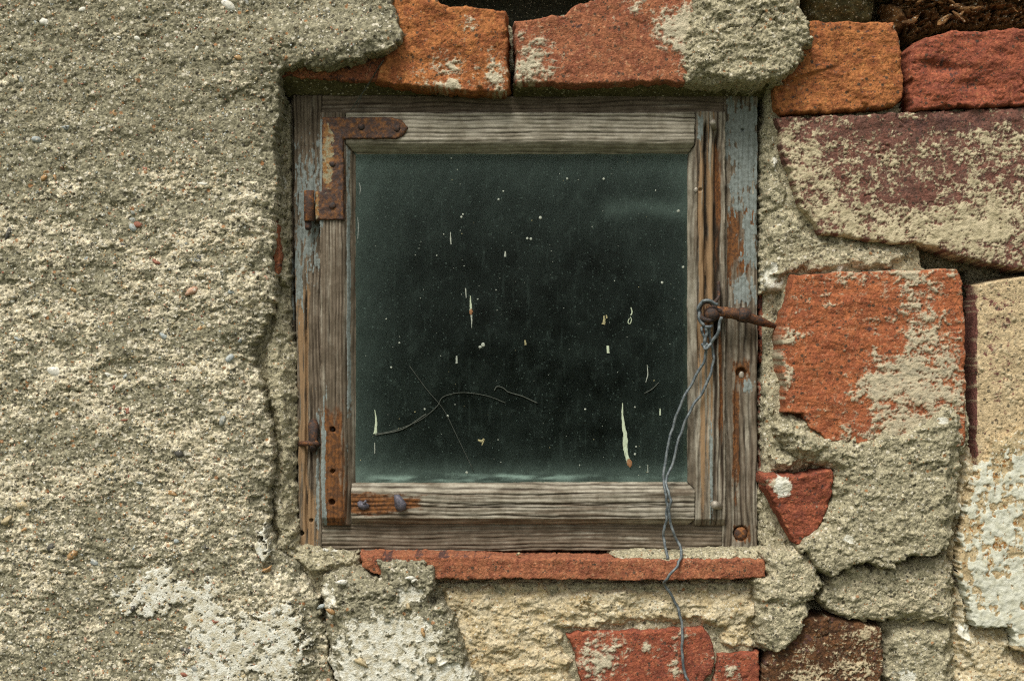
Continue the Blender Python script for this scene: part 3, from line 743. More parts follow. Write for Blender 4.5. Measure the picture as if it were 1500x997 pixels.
PLp = [(float(a), float(b)) for a, b in PL]
def pl_height(u, v):
    U = np.array([u], F); V = np.array([v], F)
    wu = U + 5 * fbm(U / 30, V / 30, 3, 22, .6); wv = V + 5 * fbm(U / 30, V / 30, 3, 42, .6)
    sd = sdf(wu, wv, PLp)
    return 40 + pl_h(U, V, sd), sd

def pebble(u, v, r, colr, h, rot=None, sq=None):
    o = bpy.data.objects.new('pebble', random.choice(peb_mesh))
    col.objects.link(o)
    o.parent = wall
    o.location = at(u, v, h)
    s = r * S
    o.scale = (s, s, s * (sq or random.uniform(.65, 1)))
    o.rotation_euler = (random.uniform(-.3, .3), rot if rot is not None else random.uniform(-1.2, 1.2), random.uniform(-.3, .3))
    o.material_slots[0].link = 'OBJECT'
    o.material_slots[0].material = PM[colr]

known = [(252, 722, 9, 'orange'), (10, 762, 12, 'tan'), (325, 617, 11, 'grey'), (98, 187, 9, 'blue'), (300, 270, 13, 'white'), (52, 203, 9, 'blue'), (287, 72, 7, 'white'), (230, 384, 8, 'red'),
         (195, 334, 9, 'blue'), (202, 328, 6, 'red'), (106, 811, 9, 'orange'), (138, 823, 8, 'blue'), (36, 741, 10, 'tan'), (12, 343, 13, 'dark'), (168, 166, 7, 'orange'), (205, 707, 7, 'blue'), (262, 664, 9, 'dark'),
         (108, 424, 8, 'orange'), (280, 427, 9, 'pink'), (342, 428, 8, 'blue'), (120, 14, 8, 'white'), (336, 8, 11, 'white'), (68, 36, 10, 'white'), (200, 55, 9, 'white'), (302, 801, 8, 'dark'), (196, 803, 8, 'blue'),
         (75, 801, 8, 'dark'), (315, 910, 8, 'red'), (273, 952, 8, 'dark'), (197, 912, 8, 'dark'), (388, 406, 6, 'pink'), (350, 84, 6, 'orange'), (65, 260, 7, 'orange'), (81, 260, 6, 'orange'), (195, 890, 7, 'dark'), (47, 410, 7, 'white'),
         (352, 77, 5, 'orange'), (18, 441, 6, 'white'), (290, 483, 7, 'orange'), (240, 492, 7, 'blue'), (28, 497, 8, 'blue'), (80, 543, 10, 'white'), (160, 549, 8, 'white'), (352, 498, 6, 'blue'), (335, 525, 7, 'blue'), (184, 615, 7, 'red'),
         (95, 600, 6, 'tan'), (186, 602, 7, 'red'), (167, 567, 8, 'red')]
for (u, v, r, c) in known:
    h, sd = pl_height(u, v)
    pebble(u, v, r * .92, c, float(h[0]) - r * .16)
cnt = 0
while cnt < 190:
    u, v = random.uniform(-60, 600), random.uniform(-60, 1060)
    h, sd = pl_height(u, v)
    if sd[0] < 14: continue
    r = 2.6 + 4.2 * random.random() ** 2.4
    pebble(u, v, r, random.choice(['grey', 'grey', 'blue', 'orange', 'tan', 'tan', 'pink', 'red', 'white', 'white', 'dark']), float(h[0]) - r * .34)
    cnt += 1
for (u, v, r, c, h) in [(478, 806, 4, 'white', 20), (600, 846, 6, 'white', 42), (606, 850, 5, 'white', 42), (599, 889, 6, 'tan', 40), (620, 926, 7, 'orange', 40), (634, 966, 7, 'tan', 40), (649, 971, 7, 'white', 40), (484, 894, 6, 'orange', 40),
                         (530, 970, 12, 'tan', 38), (470, 888, 5, 'blue', 40), (500, 852, 7, 'white', 40), (440, 864, 9, 'grey', 24), (424, 884, 6, 'dark', 38), (392, 833, 9, 'orange', 36), (758, 811, 4, 'tan', 18)]:
    pebble(u, v, r, c, h)

def grit(name, n, area, seed, hfun, mats, rr=(1.0, 2.3), parent=wall):
    """thousands of sand grains, too small to pick apart, one joined mesh per colour"""
    g = np.random.default_rng(seed)
    t = np.array([[1, 0, 0], [-1, 0, 0], [0, 1, 0], [0, -1, 0], [0, 0, 1], [0, 0, -1]], float)
    f = np.array([[4, 0, 2], [4, 2, 1], [4, 1, 3], [4, 3, 0], [5, 2, 0], [5, 1, 2], [5, 3, 1], [5, 0, 3]])
    for mk, share in mats:
        k = int(n * share)
        u = g.uniform(area[0], area[2], k).astype(F); v = g.uniform(area[1], area[3], k).astype(F)
        h, ok = hfun(u, v)
        u, v, h = u[ok], v[ok], h[ok]; k = len(u)
        r = g.uniform(rr[0], rr[1], k) * S
        kk = S * (D - h * .001) / D
        P = np.stack([(u - 750) * kk, -h * .001, ZC - (v - 498.5) * kk], 1)
        A = g.normal(size=(k, 3, 3)); Q, _ = np.linalg.qr(A)
        vt = np.einsum('kij,pj->kpi', Q, t * np.array([1.2, .8, .8])) * r[:, None, None] * g.uniform(.7, 1.25, (k, 6, 1)) + P[:, None, :]
        fc = (f[None] + (np.arange(k) * 6)[:, None, None]).reshape(-1, 3)
        link_mesh(name, vt.reshape(-1, 3), fc, PM[mk], parent, smooth=False, kind='stuff')
def pl_hit(u, v):
    wu = u + 5 * fbm(u / 30, v / 30, 3, 22, .6); wv = v + 5 * fbm(u / 30, v / 30, 3, 42, .6)
    sd = sdf(wu, wv, PLp)
    return 40 + pl_h(u, v, sd), sd > 12
grit('grit', 9000, (-60, -60, 600, 1060), 5, pl_hit, [('tan', .34), ('white', .14), ('grey', .16), ('orange', .06), ('dark', .12), ('pink', .08), ('blue', .06), ('red', .04)])
chunk([(898, 812), (930, 808), (980, 810), (1030, 806), (1080, 804), (1118, 803), (1124, 818), (1060, 819), (1000, 819), (940, 819), (905, 818)], 'mortar', 13,
      lambda U, V, sd: lump_h(.7, 1, 65)(U, V, sd) + 3.0 * crumbs(U, V, 8, 67, 1.0) + .9 * (V - 812), seed=65, rim=(3, 3), warp=(2, 12), warp2=(1.6, 5), step=1.2, feather=None, label='thin ridge of crumbled mortar along the back of the sill tile')

# ------------------------------------------------------------------ the window
def wood_mat():
    m, n, l = new_mat('weathered_wood')
    pos = n.new('ShaderNodeNewGeometry').outputs['Position']
    def att(k):
        a = n.new('ShaderNodeAttribute'); a.attribute_name = k; return a.outputs['Fac']
    nz = noise_n(n, l, pos, 260, 5, .7)
    nb = noise_n(n, l, pos, 60, 5, .65)
    brown = mixc(n, l, ramp01(n, l, nb, .36, .64), (.115, .092, .066), (.185, .150, .112))
    grey = mixc(n, l, ramp01(n, l, nb, .36, .64), (.255, .232, .182), (.40, .372, .308))
    c = mixc(n, l, ramp01(n, l, math_n(n, l, 'ADD', att('silver'), math_n(n, l, 'MULTIPLY', math_n(n, l, 'SUBTRACT', nz, .5), .5)), .25, .75), brown, grey)
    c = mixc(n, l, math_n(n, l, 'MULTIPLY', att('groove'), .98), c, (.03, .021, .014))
    c = mixc(n, l, ramp01(n, l, math_n(n, l, 'ADD', att('tan'), math_n(n, l, 'MULTIPLY', math_n(n, l, 'SUBTRACT', nz, .5), .6)), .35, .75), c, (.26, .17, .095))
    c = mixc(n, l, ramp01(n, l, math_n(n, l, 'ADD', att('rust'), math_n(n, l, 'MULTIPLY', math_n(n, l, 'SUBTRACT', nz, .5), .9)), .35, .7), c, mixc(n, l, ramp01(n, l, nz, .4, .6), (.19, .080, .028), (.085, .042, .022)))
    c = mixc(n, l, ramp01(n, l, math_n(n, l, 'ADD', att('paint'), math_n(n, l, 'MULTIPLY', math_n(n, l, 'SUBTRACT', nz, .5), 1.0)), .40, .60), c, mixc(n, l, ramp01(n, l, nz, .35, .65), (.15, .17, .16), (.24, .275, .27)))
    b = n.new('ShaderNodeBsdfPrincipled')
    l.new(c, b.inputs['Base Color'])
    b.inputs['Roughness'].default_value = .85
    b.inputs['Specular IOR Level'].default_value = .2
    bp = n.new('ShaderNodeBump'); bp.inputs['Strength'].default_value = .5; bp.inputs['Distance'].default_value = .0004
    l.new(noise_n(n, l, pos, 1200, 3, .7), bp.inputs['Height']); l.new(bp.outputs[0], b.inputs['Normal'])
    o = n.new('ShaderNodeOutputMaterial'); l.new(b.outputs[0], o.inputs[0])
    return m
M['wood'] = wood_mat()

def grain(U, V, vertical, sp, seed, wav=1.0):
    a, b = (U, V) if vertical else (V, U)                   # across, along
    t = a / sp + wav * 1.1 * perlin(b / 230, a / 45, seed) + .35 * wav * perlin(b / 70, a / 14, seed + 1) + .10 * perlin(b / 16, a / 4, seed + 2)
    k = np.floor(t).astype(np.int32)
    fr = t - k
    dep = .45 + .6 * _rv[(k * 37 + seed * 11) & 4095]
    gro = np.exp(-((fr - .5) / .19) ** 2) * dep * (.95 + .6 * perlin(b / 60, a / 5, seed + 3))
    gro = np.maximum(gro, .45 * np.exp(-((np.abs(fr - .5) - .5) / .08) ** 2) * sstep(-.1, .5, perlin(b / 45, a / 6, seed + 6)))
    fine = perlin(b / 26, a / 1.8, seed + 4)
    return np.clip(gro, 0, 1), fine

window = empty('small_window', at(769, 806, 0), 'small square wooden window with weathered frame and dirty dark glass pane', 'window')

def plank(name, poly, vertical, top, prof=None, sp=5.5, seed=0, silver=.5, paint=None, rust=None, tan=None, dark=0, cracks=(), gd=1.0, rim=(2.2, 1.6), depth=18, step=1.3, wav=1.0, label=None, holes=(), gcol=1.0, silf=None):
    def hf(U, V, sd):
        g, fi = grain(U, V, vertical, sp, seed, wav)
        h = -gd * 1.35 * g + .16 * fi + .5 * fbm(U / 50, V / 50, 2, seed + 5)
        for (c0, s0, s1, w, d) in cracks:
            a, b = (U, V) if vertical else (V, U)
            cc = c0 + 1.4 * perlin(b / 40, 0 * b + c0, seed + 8)
            env = sstep(s0, s0 + 25, b) * (1 - sstep(s1 - 40, s1, b))
            h = h - d * env * np.exp(-((a - cc) / w) ** 2)
        for (u, v, r, d) in holes:
            h = h - d * (1 - sstep(r * .6, r * 1.1, np.sqrt((U - u) ** 2 + (V - v) ** 2) + .8 * fbm(U / 4, V / 4, 2, 5)))
        if paint is not None: h = h + .5 * sstep(.42, .56, paint(U, V) + .25 * fbm(U / 3, V / 5, 2, 9))
        if prof is not None: h = h + prof(U, V)
        return h
    def crk(U, V):
        g, fi = grain(U, V, vertical, sp, seed, wav)
        a, b = (U, V) if vertical else (V, U)
        k = g * gcol + dark + .20 * fi
        for (c0, s0, s1, w, d) in cracks:                       # shade inside the splits is put into the colour
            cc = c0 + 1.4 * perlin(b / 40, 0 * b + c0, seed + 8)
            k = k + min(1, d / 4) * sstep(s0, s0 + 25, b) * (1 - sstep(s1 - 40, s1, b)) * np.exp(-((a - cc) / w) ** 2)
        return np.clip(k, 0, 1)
    zero = lambda U, V: np.full(U.shape, -1, F)
    def streak(base, amp, sd_):
        def f(U, V):
            a, b = (U, V) if vertical else (V, U)
            return base + amp * fbm(a / 9, b / 130, 3, sd_, .6) + .18 * perlin(a / 2.2, b / 60, sd_ + 5)
        return f
    return relief(name, poly, hf, M['wood'], window, top=top, step=step, warp=(.8, 40), warp2=(.35, 6), rim=rim, depth=depth, seed=1000 + seed, skirt=2.6,
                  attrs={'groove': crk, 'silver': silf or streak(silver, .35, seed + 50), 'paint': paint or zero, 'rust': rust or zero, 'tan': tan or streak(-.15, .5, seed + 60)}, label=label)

def patch(lst, amp=.5, sa=7, sb=50, seed=0, bias=0.0, vertical=True):
    def f(U, V):
        m = np.full(U.shape, -2, F)
        for (u, v, ru, rv) in lst:
            m = np.maximum(m, 1 - np.maximum(np.abs(U - u) / ru, np.abs(V - v) / rv))
        a, b = (U / sa, V / sb) if vertical else (U / sb, V / sa)
        return .5 + bias + .9 * (m + amp * fbm(a, b, 3, seed, .7))
    return f

# outer frame
plank('frame_post', [(429, 139), (471, 139), (471, 806), (439, 806), (436, 700), (435, 520), (431, 400)], True, 0, sp=6, seed=1, silver=.22, gd=1.3,
      paint=patch([(450, 310, 20, 100), (438, 405, 8, 50), (465, 700, 3, 100)], .9, 4, 22, 3, -.28), tan=patch([(444, 600, 12, 240), (452, 760, 20, 60), (442, 480, 8, 80)], .7, 4, 70, 4, -.35),
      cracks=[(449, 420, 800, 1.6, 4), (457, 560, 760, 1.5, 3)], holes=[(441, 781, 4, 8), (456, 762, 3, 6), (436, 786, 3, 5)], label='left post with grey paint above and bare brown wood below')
plank('frame_post', [(1061, 139), (1110, 141), (1110, 801), (1090, 806), (1058, 806), (1060, 500)], True, 0, sp=8, seed=2, silver=.40, gd=1.1,
      paint=patch([(1091, 235, 18, 70), (1098, 345, 10, 44), (1090, 425, 14, 16), (1096, 565, 6, 8), (1090, 190, 30, 40), ], .95, 5, 26, 5),
      rust=patch([(1076, 345, 8, 46), (1088, 380, 10, 30), (1086, 546, 14, 22), (1098, 320, 10, 24), (1068, 370, 4, 60), (1078, 640, 6, 90), (1086, 781, 15, 14)], .45, 5, 30, 6, -.18),
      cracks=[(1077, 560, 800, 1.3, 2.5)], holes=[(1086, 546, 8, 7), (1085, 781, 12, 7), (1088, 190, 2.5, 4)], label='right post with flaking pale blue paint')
plank('frame_head', [(471, 140), (1061, 140), (1061, 168), (471, 168)], False, -1, sp=7, seed=3, silver=.2)  # browner wood carries both dirt and the shade under the lintel
plank('frame_sill', [(471, 766), (1058, 766), (1058, 806), (471, 808)], False, -1, sp=5.6, seed=4, silver=.30, gd=1.2, wav=.6, label='bottom frame rail with raised grain')
plank('frame_lining', [(406, 152), (430, 142), (430, 400), (433, 500), (427, 505), (420, 420), (412, 330), (407, 250)], True, -14, sp=7, seed=5, silver=.3, gd=1.0, dark=.12, paint=patch([(420, 440, 10, 70)], .4, 6, 40, 8, -.1), label='narrow dark lining board at the left')

# sash
SH = 9
lin = lambda a, b, x: np.clip((x - a) / (b - a), 0, 1)
plank('sash_stile', [(468, 164), (506, 164), (506, 211), (521, 227), (521, 707), (514, 716), (514, 757), (516, 770), (470, 770), (469, 600)], True, SH,
      prof=lambda U, V: -13 * lin(504, 520, U) - 1.6 * sstep(501, 503.5, U) - 6 * lin(758, 770, V) * (U < 505), sp=5.2, seed=11, silver=.30, gd=1.1, wav=.6,
      rust=patch([(487, 665, 15, 62), (488, 725, 17, 44), (488, 755, 15, 22)], .42, 6, 40, 12), paint=patch([(474, 690, 4, 110), (470, 250, 4, 90), (510, 420, 3, 220)], .5, 5, 60, 13, -.15),
      holes=[(487, 629, 4.2, 8), (487, 690, 3.5, 6), (486, 735, 4.5, 9)], label='hinge side stile of the sash with a rusty stain where a hinge was')
plank('sash_stile', [(1018, 163), (1063, 163), (1063, 763), (1066, 770), (1010, 770), (1017, 762), (1017, 716), (1008, 707), (1008, 227), (1019, 211)], True, SH - 1,
      prof=lambda U, V: -13 * (1 - lin(1008, 1020, U)) - 6 * lin(760, 770, V), sp=7.5, seed=12, silver=.48, gd=1.0,
      tan=patch([(1028, 400, 7, 240), (1041, 330, 6, 150), (1040, 420, 6, 260), (1030, 640, 5, 120)], .6, 4, 90, 14, -.22),
      rust=patch([(1052, 290, 6, 100), (1036, 480, 8, 40), (1056, 560, 4, 120)], .5, 4, 60, 15, -.3), paint=patch([(1026, 185, 6, 22), (1042, 700, 3, 80)], .5, 4, 50, 16, -.25),
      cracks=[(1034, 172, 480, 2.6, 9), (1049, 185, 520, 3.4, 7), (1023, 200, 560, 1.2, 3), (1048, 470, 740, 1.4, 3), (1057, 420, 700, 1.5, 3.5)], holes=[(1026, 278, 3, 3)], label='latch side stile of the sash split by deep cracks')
plank('sash_rail', [(506, 164), (1018, 164), (1018, 211), (1008, 226), (521, 226), (506, 211)], False, SH, prof=lambda U, V: -14 * lin(210, 225, V) - 1.5 * sstep(206, 209, V) * 1.0,
      sp=5.6, seed=13, silver=.85, gd=1.1, wav=.5, gcol=1.0, label='silvery top rail of the sash with dark grain lines')
plank('sash_rail', [(514, 709), (1008, 708), (1018, 717), (1018, 761), (1010, 770), (514, 770)], False, SH, prof=lambda U, V: -9 * (1 - lin(708, 722, V)) - 10 * lin(759, 770, V) + .8 * sstep(724, 721, V),
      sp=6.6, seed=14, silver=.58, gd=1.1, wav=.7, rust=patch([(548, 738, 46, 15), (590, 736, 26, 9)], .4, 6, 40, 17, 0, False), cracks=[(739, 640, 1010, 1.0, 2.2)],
      label='bottom rail of the sash with a rusty stain at its left end')

# glass
def glass_mat():
    m, n, l = new_mat('dirty_glass')
    pos = n.new('ShaderNodeNewGeometry').outputs['Position']
    a = n.new('ShaderNodeAttribute'); a.attribute_name = 'dust'
    tr = n.new('ShaderNodeBsdfTransparent'); tr.inputs[0].default_value = (.50, .62, .56, 1)
    gl = n.new('ShaderNodeBsdfGlossy'); gl.inputs['Roughness'].default_value = .12; gl.inputs['Color'].default_value = (.8, .9, .86, 1)
    fr = n.new('ShaderNodeFresnel'); fr.inputs['IOR'].default_value = 1.22
    mx = n.new('ShaderNodeMixShader'); l.new(fr.outputs[0], mx.inputs[0]); l.new(tr.outputs[0], mx.inputs[1]); l.new(gl.outputs[0], mx.inputs[2])
    df = n.new('ShaderNodeBsdfDiffuse'); df.inputs['Color'].default_value = (.22, .315, .28, 1)
    f = noise_n(n, l, pos, 900, 4, .75)
    sp = ramp01(n, l, noise_n(n, l, pos, 420, 2, .6), .66, .76)
    k = math_n(n, l, 'MULTIPLY', a.outputs['Fac'], math_n(n, l, 'ADD', math_n(n, l, 'MULTIPLY', f, 1.3), .35))
    k = math_n(n, l, 'ADD', k, math_n(n, l, 'MULTIPLY', sp, .04))
    for sc_, pr, rad, am in ((230, .08, .09, .20), (420, .16, .19, .13), (800, .12, .22, .10), (110, .05, .05, .35)):      # fine dried spots in the dust film
        v = n.new('ShaderNodeTexVoronoi'); v.inputs['Scale'].default_value = sc_; l.new(pos, v.inputs['Vector'])
        sx = n.new('ShaderNodeSeparateColor'); l.new(v.outputs['Color'], sx.inputs[0])
        d = math_n(n, l, 'MULTIPLY', math_n(n, l, 'GREATER_THAN', sx.outputs[0], 1 - pr), ramp01(n, l, math_n(n, l, 'ADD', v.outputs['Distance'], math_n(n, l, 'MULTIPLY', sx.outputs[1], rad * .8)), rad * 1.9, rad))
        k = math_n(n, l, 'ADD', k, math_n(n, l, 'MULTIPLY', d, am))
    m2 = n.new('ShaderNodeMixShader'); l.new(k, m2.inputs[0]); l.new(mx.outputs[0], m2.inputs[1]); l.new(df.outputs[0], m2.inputs[2])
    o = n.new('ShaderNodeOutputMaterial'); l.new(m2.outputs[0], o.inputs[0])
    return m
GH = -5.0
def pane():
    us = np.linspace(514, 1014, 260); vv = np.linspace(219, 714, 260)
    U, V = np.meshgrid(us.astype(F), vv.astype(F))
    e = np.minimum(np.minimum(U - 520, 1008 - U), np.minimum(V - 226, 708 - V))
    dust = .024 + .024 * fbm(U / 60, V / 60, 4, 61, .6) + .13 * np.exp(-np.maximum(V - 226, 0) / 60) + .12 * np.exp(-np.maximum(U - 520, 0) / 40) + .05 * np.exp(-np.maximum(1008 - U, 0) / 40) \
        + .10 * np.exp(-np.maximum(708 - V, 0) / 30) + .03 * sstep(.2, .9, fbm(U / 22, V / 22, 4, 63, .7)) + .035 * sstep(.35, .9, fbm(U / 5, V / 80, 3, 66, .6)) + .20 * np.exp(-(np.minimum(U - 520, 1008 - U) + np.maximum(708 - V, 0)) / 28) + .10 * np.exp(-(np.minimum(U - 520, 1008 - U) + np.maximum(V - 226, 0)) / 40)
    dust += .10 * np.exp(-((V - 694) / 14) ** 2) + .75 * np.exp(-((V - 700 - 3 * perlin(U / 40, V / 40, 4)) / 5) ** 2) * sstep(-.3, .5, fbm(U / 50, V / 9, 3, 65)) * sstep(530, 560, U) * (1 - .75 * sstep(780, 900, U))
    dust += .10 * np.exp(-((V - 305 - 8 * perlin(U / 60, V / 60, 6)) / 12) ** 2) * sstep(870, 900, U)
    wipe = fbm((U + V * .6) / 14, (V - U * .6) / 160, 3, 67)
    dust = np.clip(dust * (1 + .14 * wipe), .012, 1)
    k = S * (D - GH * .001) / D
    X = (U - 750) * k; Z = ZC - (V - 498.5) * k
    idx = np.arange(U.size).reshape(U.shape)
    q = np.stack([idx[1:, :-1].ravel(), idx[1:, 1:].ravel(), idx[:-1, 1:].ravel(), idx[:-1, :-1].ravel()], 1)
    Y = -GH * .001 + .00025 * perlin(U / 130, V / 130, 9)
    return link_mesh('pane', np.stack([X.ravel(), Y.ravel(), Z.ravel()], 1), q, glass_mat(), window, {'dust': dust})
glass = pane()

def plain_mat(name, c, rough=.7, metal=0.0, c2=None, scale=500, spec=.4, bump=.3):
    m, n, l = new_mat(name)
    pos = n.new('ShaderNodeNewGeometry').outputs['Position']
    b = n.new('ShaderNodeBsdfPrincipled')
    nz = noise_n(n, l, pos, scale, 5, .7)
    l.new(mixc(n, l, ramp01(n, l, nz, .4, .6), c, c2 or tuple(x * .75 for x in c)), b.inputs['Base Color'])
    b.inputs['Roughness'].default_value = rough; b.inputs['Metallic'].default_value = metal
    b.inputs['Specular IOR Level'].default_value = spec
    bp = n.new('ShaderNodeBump'); bp.inputs['Strength'].default_value = bump; bp.inputs['Distance'].default_value = .0004
    l.new(noise_n(n, l, pos, 1500, 3, .7), bp.inputs['Height']); l.new(bp.outputs[0], b.inputs['Normal'])
    o = n.new('ShaderNodeOutputMaterial'); l.new(b.outputs[0], o.inputs[0])
    return m
M['dropping'] = plain_mat('dried_dropping', (.50, .58, .44), .9, 0, (.40, .46, .33))
M['dropping_tip'] = plain_mat('brown_dropping', (.30, .15, .07), .9)
M['speck'] = plain_mat('pale_speck', (.27, .30, .26), .9, 0, (.40, .43, .37), 260)
M['speck_yellow'] = plain_mat('yellow_speck', (.34, .31, .17), .9)
M['putty'] = plain_mat('old_putty', (.24, .27, .25), .85)

def splat(name, pts, widths, mat, h=.5, label=None, seed=0):
    """a raised dried streak on the glass along a path, with uneven edges"""
    r = random.Random(seed)
    p = smooth_path([(a, b, 0) for a, b in pts], 5)
    w = np.interp(np.linspace(0, 1, len(p)), np.linspace(0, 1, len(widths)), widths)
    V = []; Fc = []
    for i, q in enumerate(p):
        t = p[min(i + 1, len(p) - 1)] - p[max(i - 1, 0)]
        t /= np.linalg.norm(t) + 1e-9
        nn = np.array([-t[1], t[0]])
        wl_, wr = w[i] * r.uniform(.75, 1.2), w[i] * r.uniform(.75, 1.2)
        for s, hh in ((-wl_, .05), (-wl_ * .45, h), (wr * .45, h), (wr, .05)):
            V.append(at(q[0] + nn[0] * s, q[1] + nn[1] * s, GH + .2 + hh))
        if i:
            b = (i - 1) * 4
            for j in range(3): Fc.append((b + j, b + j + 1, b + j + 5, b + j + 4))
    return link_mesh(name, V, Fc, M[mat], glass, label=label)
splat('dropping_streak', [(912, 590), (912, 612), (916, 640), (917, 662), (921, 678)], [.6, 1.6, 3.2, 3.0, 2.6], 'dropping', seed=1)
splat('dropping_streak', [(913, 640), (914, 655), (917, 668)], [.8, 1.6, .8], 'dropping', seed=7)
splat('dropping_tip', [(920, 672), (922, 678), (923, 684)], [2.2, 4.2, 1.5], 'dropping_tip', 1.0, seed=2)
splat('dropping_streak', [(689, 433), (689.5, 446), (690, 458)], [.6, 1.5, 1.8], 'dropping', seed=3)
splat('dropping_tip', [(690, 452), (690, 457), (690, 461)], [1.4, 2.8, 1.0], 'dropping_tip', .8, seed=4)
splat('dropping_streak', [(690.5, 461), (691, 470), (691, 480)], [1.2, .9, .4], 'speck', seed=5)
splat('dropping_streak', [(549, 600), (551, 615), (550, 632), (549, 636)], [.5, 1.4, 2.2, 3.2], 'dropping', seed=6)
splat('dropping_streak', [(549, 648), (549, 664)], [.6, .6], 'speck', seed=8)
splat('dropping_streak', [(885, 462), (885, 470), (884, 475)], [1.0, 2.0, 2.6], 'speck_yellow', seed=9)
splat('dropping_streak', [(888, 461), (889, 466)], [.8, 1.3], 'speck_yellow', seed=10)
splat('dropping_streak', [(924, 450), (926, 457), (924, 462)], [.7, 1.0, .8], 'dropping', seed=11)
splat('dropping_streak', [(922, 466), (920, 472), (923, 474), (925, 468), (923, 464)], [.7] * 5, 'dropping', seed=12)
splat('dropping_streak', [(660, 340), (660, 350), (661, 358)], [.5, 1.1, .8], 'speck', seed=13)
splat('dropping_streak', [(682, 422), (683, 436)], [.9, .6], 'speck', seed=14)
splat('dropping_streak', [(740, 368), (740, 376)], [.8, 1.6], 'speck', seed=15)
splat('dropping_streak', [(948, 534), (949, 548), (946, 560)], [.4, .8, .5], 'speck', seed=16)
splat('dropping_streak', [(890, 506), (891, 517)], [1.6, 2.2], 'dropping', seed=17)
splat('dropping_streak', [(967, 598), (967, 608)], [.9, 1.3], 'dropping', seed=18)
splat('dropping_streak', [(669, 521), (669, 532)], [1.0, 1.8], 'speck', seed=19)
splat('dropping_streak', [(769, 498), (770, 505)], [.9, 1.5], 'speck_yellow', seed=20)
splat('dropping_streak', [(700, 644), (706, 646), (709, 643), (706, 652)], [1.2, 2.0, 1.4, .6], 'speck_yellow', seed=21)
splat('dropping_streak', [(949, 680), (949, 692)], [.6, .7], 'speck', seed=22)
splat('putty_smear', [(526, 268), (528, 276), (527, 284)], [.5, 1.1, .5], 'putty', .2, seed=23)
splat('putty_smear', [(524, 318), (525, 332), (524, 350)], [.4, .8, .4], 'putty', .2, seed=24)
def specks():
    g = random.Random(3)
    for i in range(110):
        u, v = g.uniform(526, 1004), g.uniform(234, 700)
        r = .45 + .75 * g.random() ** 3
        Vb, Fb = blob_mesh(300 + i % 8, 1, .5, (1, .35, 1))
        link_mesh('speck', Vb * r * S + at(u, v, GH + .1), Fb, M['speck' if g.random() < .8 else 'speck_yellow'], glass)
    for u, v, r in [(792, 319, 3.2), (778, 350, 2.8), (772, 349, 2.2), (730, 292, 2), (737, 280, 1.6), (676, 318, 2.2), (678, 314, 1.8), (831, 262, 2.2), (884, 262, 2.2), (994, 309, 3), (1001, 391, 2.4), (970, 414, 2.6),
                    (708, 505, 4.2), (703, 508, 3), (930, 665, 2.2), (932, 654, 2), (622, 599, 2), (656, 609, 2.2), (857, 599, 2), (684, 692, 2.6), (930, 596, 1.8), (585, 502, 1.8), (700, 438, 1.5), (573, 538, 2.2), (661, 232, 1.5)]:
        Vb, Fb = blob_mesh(320 + int(u) % 7, 2, .6, (1, .3, 1))
        link_mesh('speck', Vb * r * .72 * S + at(u, v, GH + .1), Fb, M['speck'], glass)
specks()

# room behind the glass: closed, dark, plastered
def room():
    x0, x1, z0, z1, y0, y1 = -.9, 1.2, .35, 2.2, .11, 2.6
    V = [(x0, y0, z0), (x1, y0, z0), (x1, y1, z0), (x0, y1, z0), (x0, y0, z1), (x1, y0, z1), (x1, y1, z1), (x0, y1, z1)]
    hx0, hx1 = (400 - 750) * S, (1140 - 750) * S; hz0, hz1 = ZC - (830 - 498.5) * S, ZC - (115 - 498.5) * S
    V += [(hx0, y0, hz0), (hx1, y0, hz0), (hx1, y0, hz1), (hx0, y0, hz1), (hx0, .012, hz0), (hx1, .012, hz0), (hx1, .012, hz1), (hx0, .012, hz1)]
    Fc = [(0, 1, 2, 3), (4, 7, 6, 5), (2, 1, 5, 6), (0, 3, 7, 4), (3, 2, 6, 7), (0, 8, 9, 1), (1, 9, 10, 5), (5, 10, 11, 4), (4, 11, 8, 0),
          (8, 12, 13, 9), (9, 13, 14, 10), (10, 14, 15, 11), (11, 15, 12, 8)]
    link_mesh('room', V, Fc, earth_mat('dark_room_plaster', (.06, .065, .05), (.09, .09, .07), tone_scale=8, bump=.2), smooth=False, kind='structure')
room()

# rusty iron
def rust_mat(name, cols, scale=230, metal=.25):
    m, n, l = new_mat(name)
    pos = n.new('ShaderNodeNewGeometry').outputs['Position']
    nz = noise_n(n, l, pos, scale, 6, .72)
    r = n.new('ShaderNodeValToRGB'); l.new(nz, r.inputs[0])
    e = r.color_ramp.elements
    while len(e) < len(cols): e.new(.5)
    for i, (p, c) in enumerate(cols):
        e[i].position = p; e[i].color = (*c, 1)
    b = n.new('ShaderNodeBsdfPrincipled')
    l.new(r.outputs[0], b.inputs['Base Color'])
    b.inputs['Roughness'].default_value = .75; b.inputs['Metallic'].default_value = metal
    bp = n.new('ShaderNodeBump'); bp.inputs['Strength'].default_value = .8; bp.inputs['Distance'].default_value = .0006
    l.new(noise_n(n, l, pos, 700, 5, .7), bp.inputs['Height']); l.new(bp.outputs[0], b.inputs['Normal'])
    o = n.new('ShaderNodeOutputMaterial'); l.new(b.outputs[0], o.inputs[0])
    return m
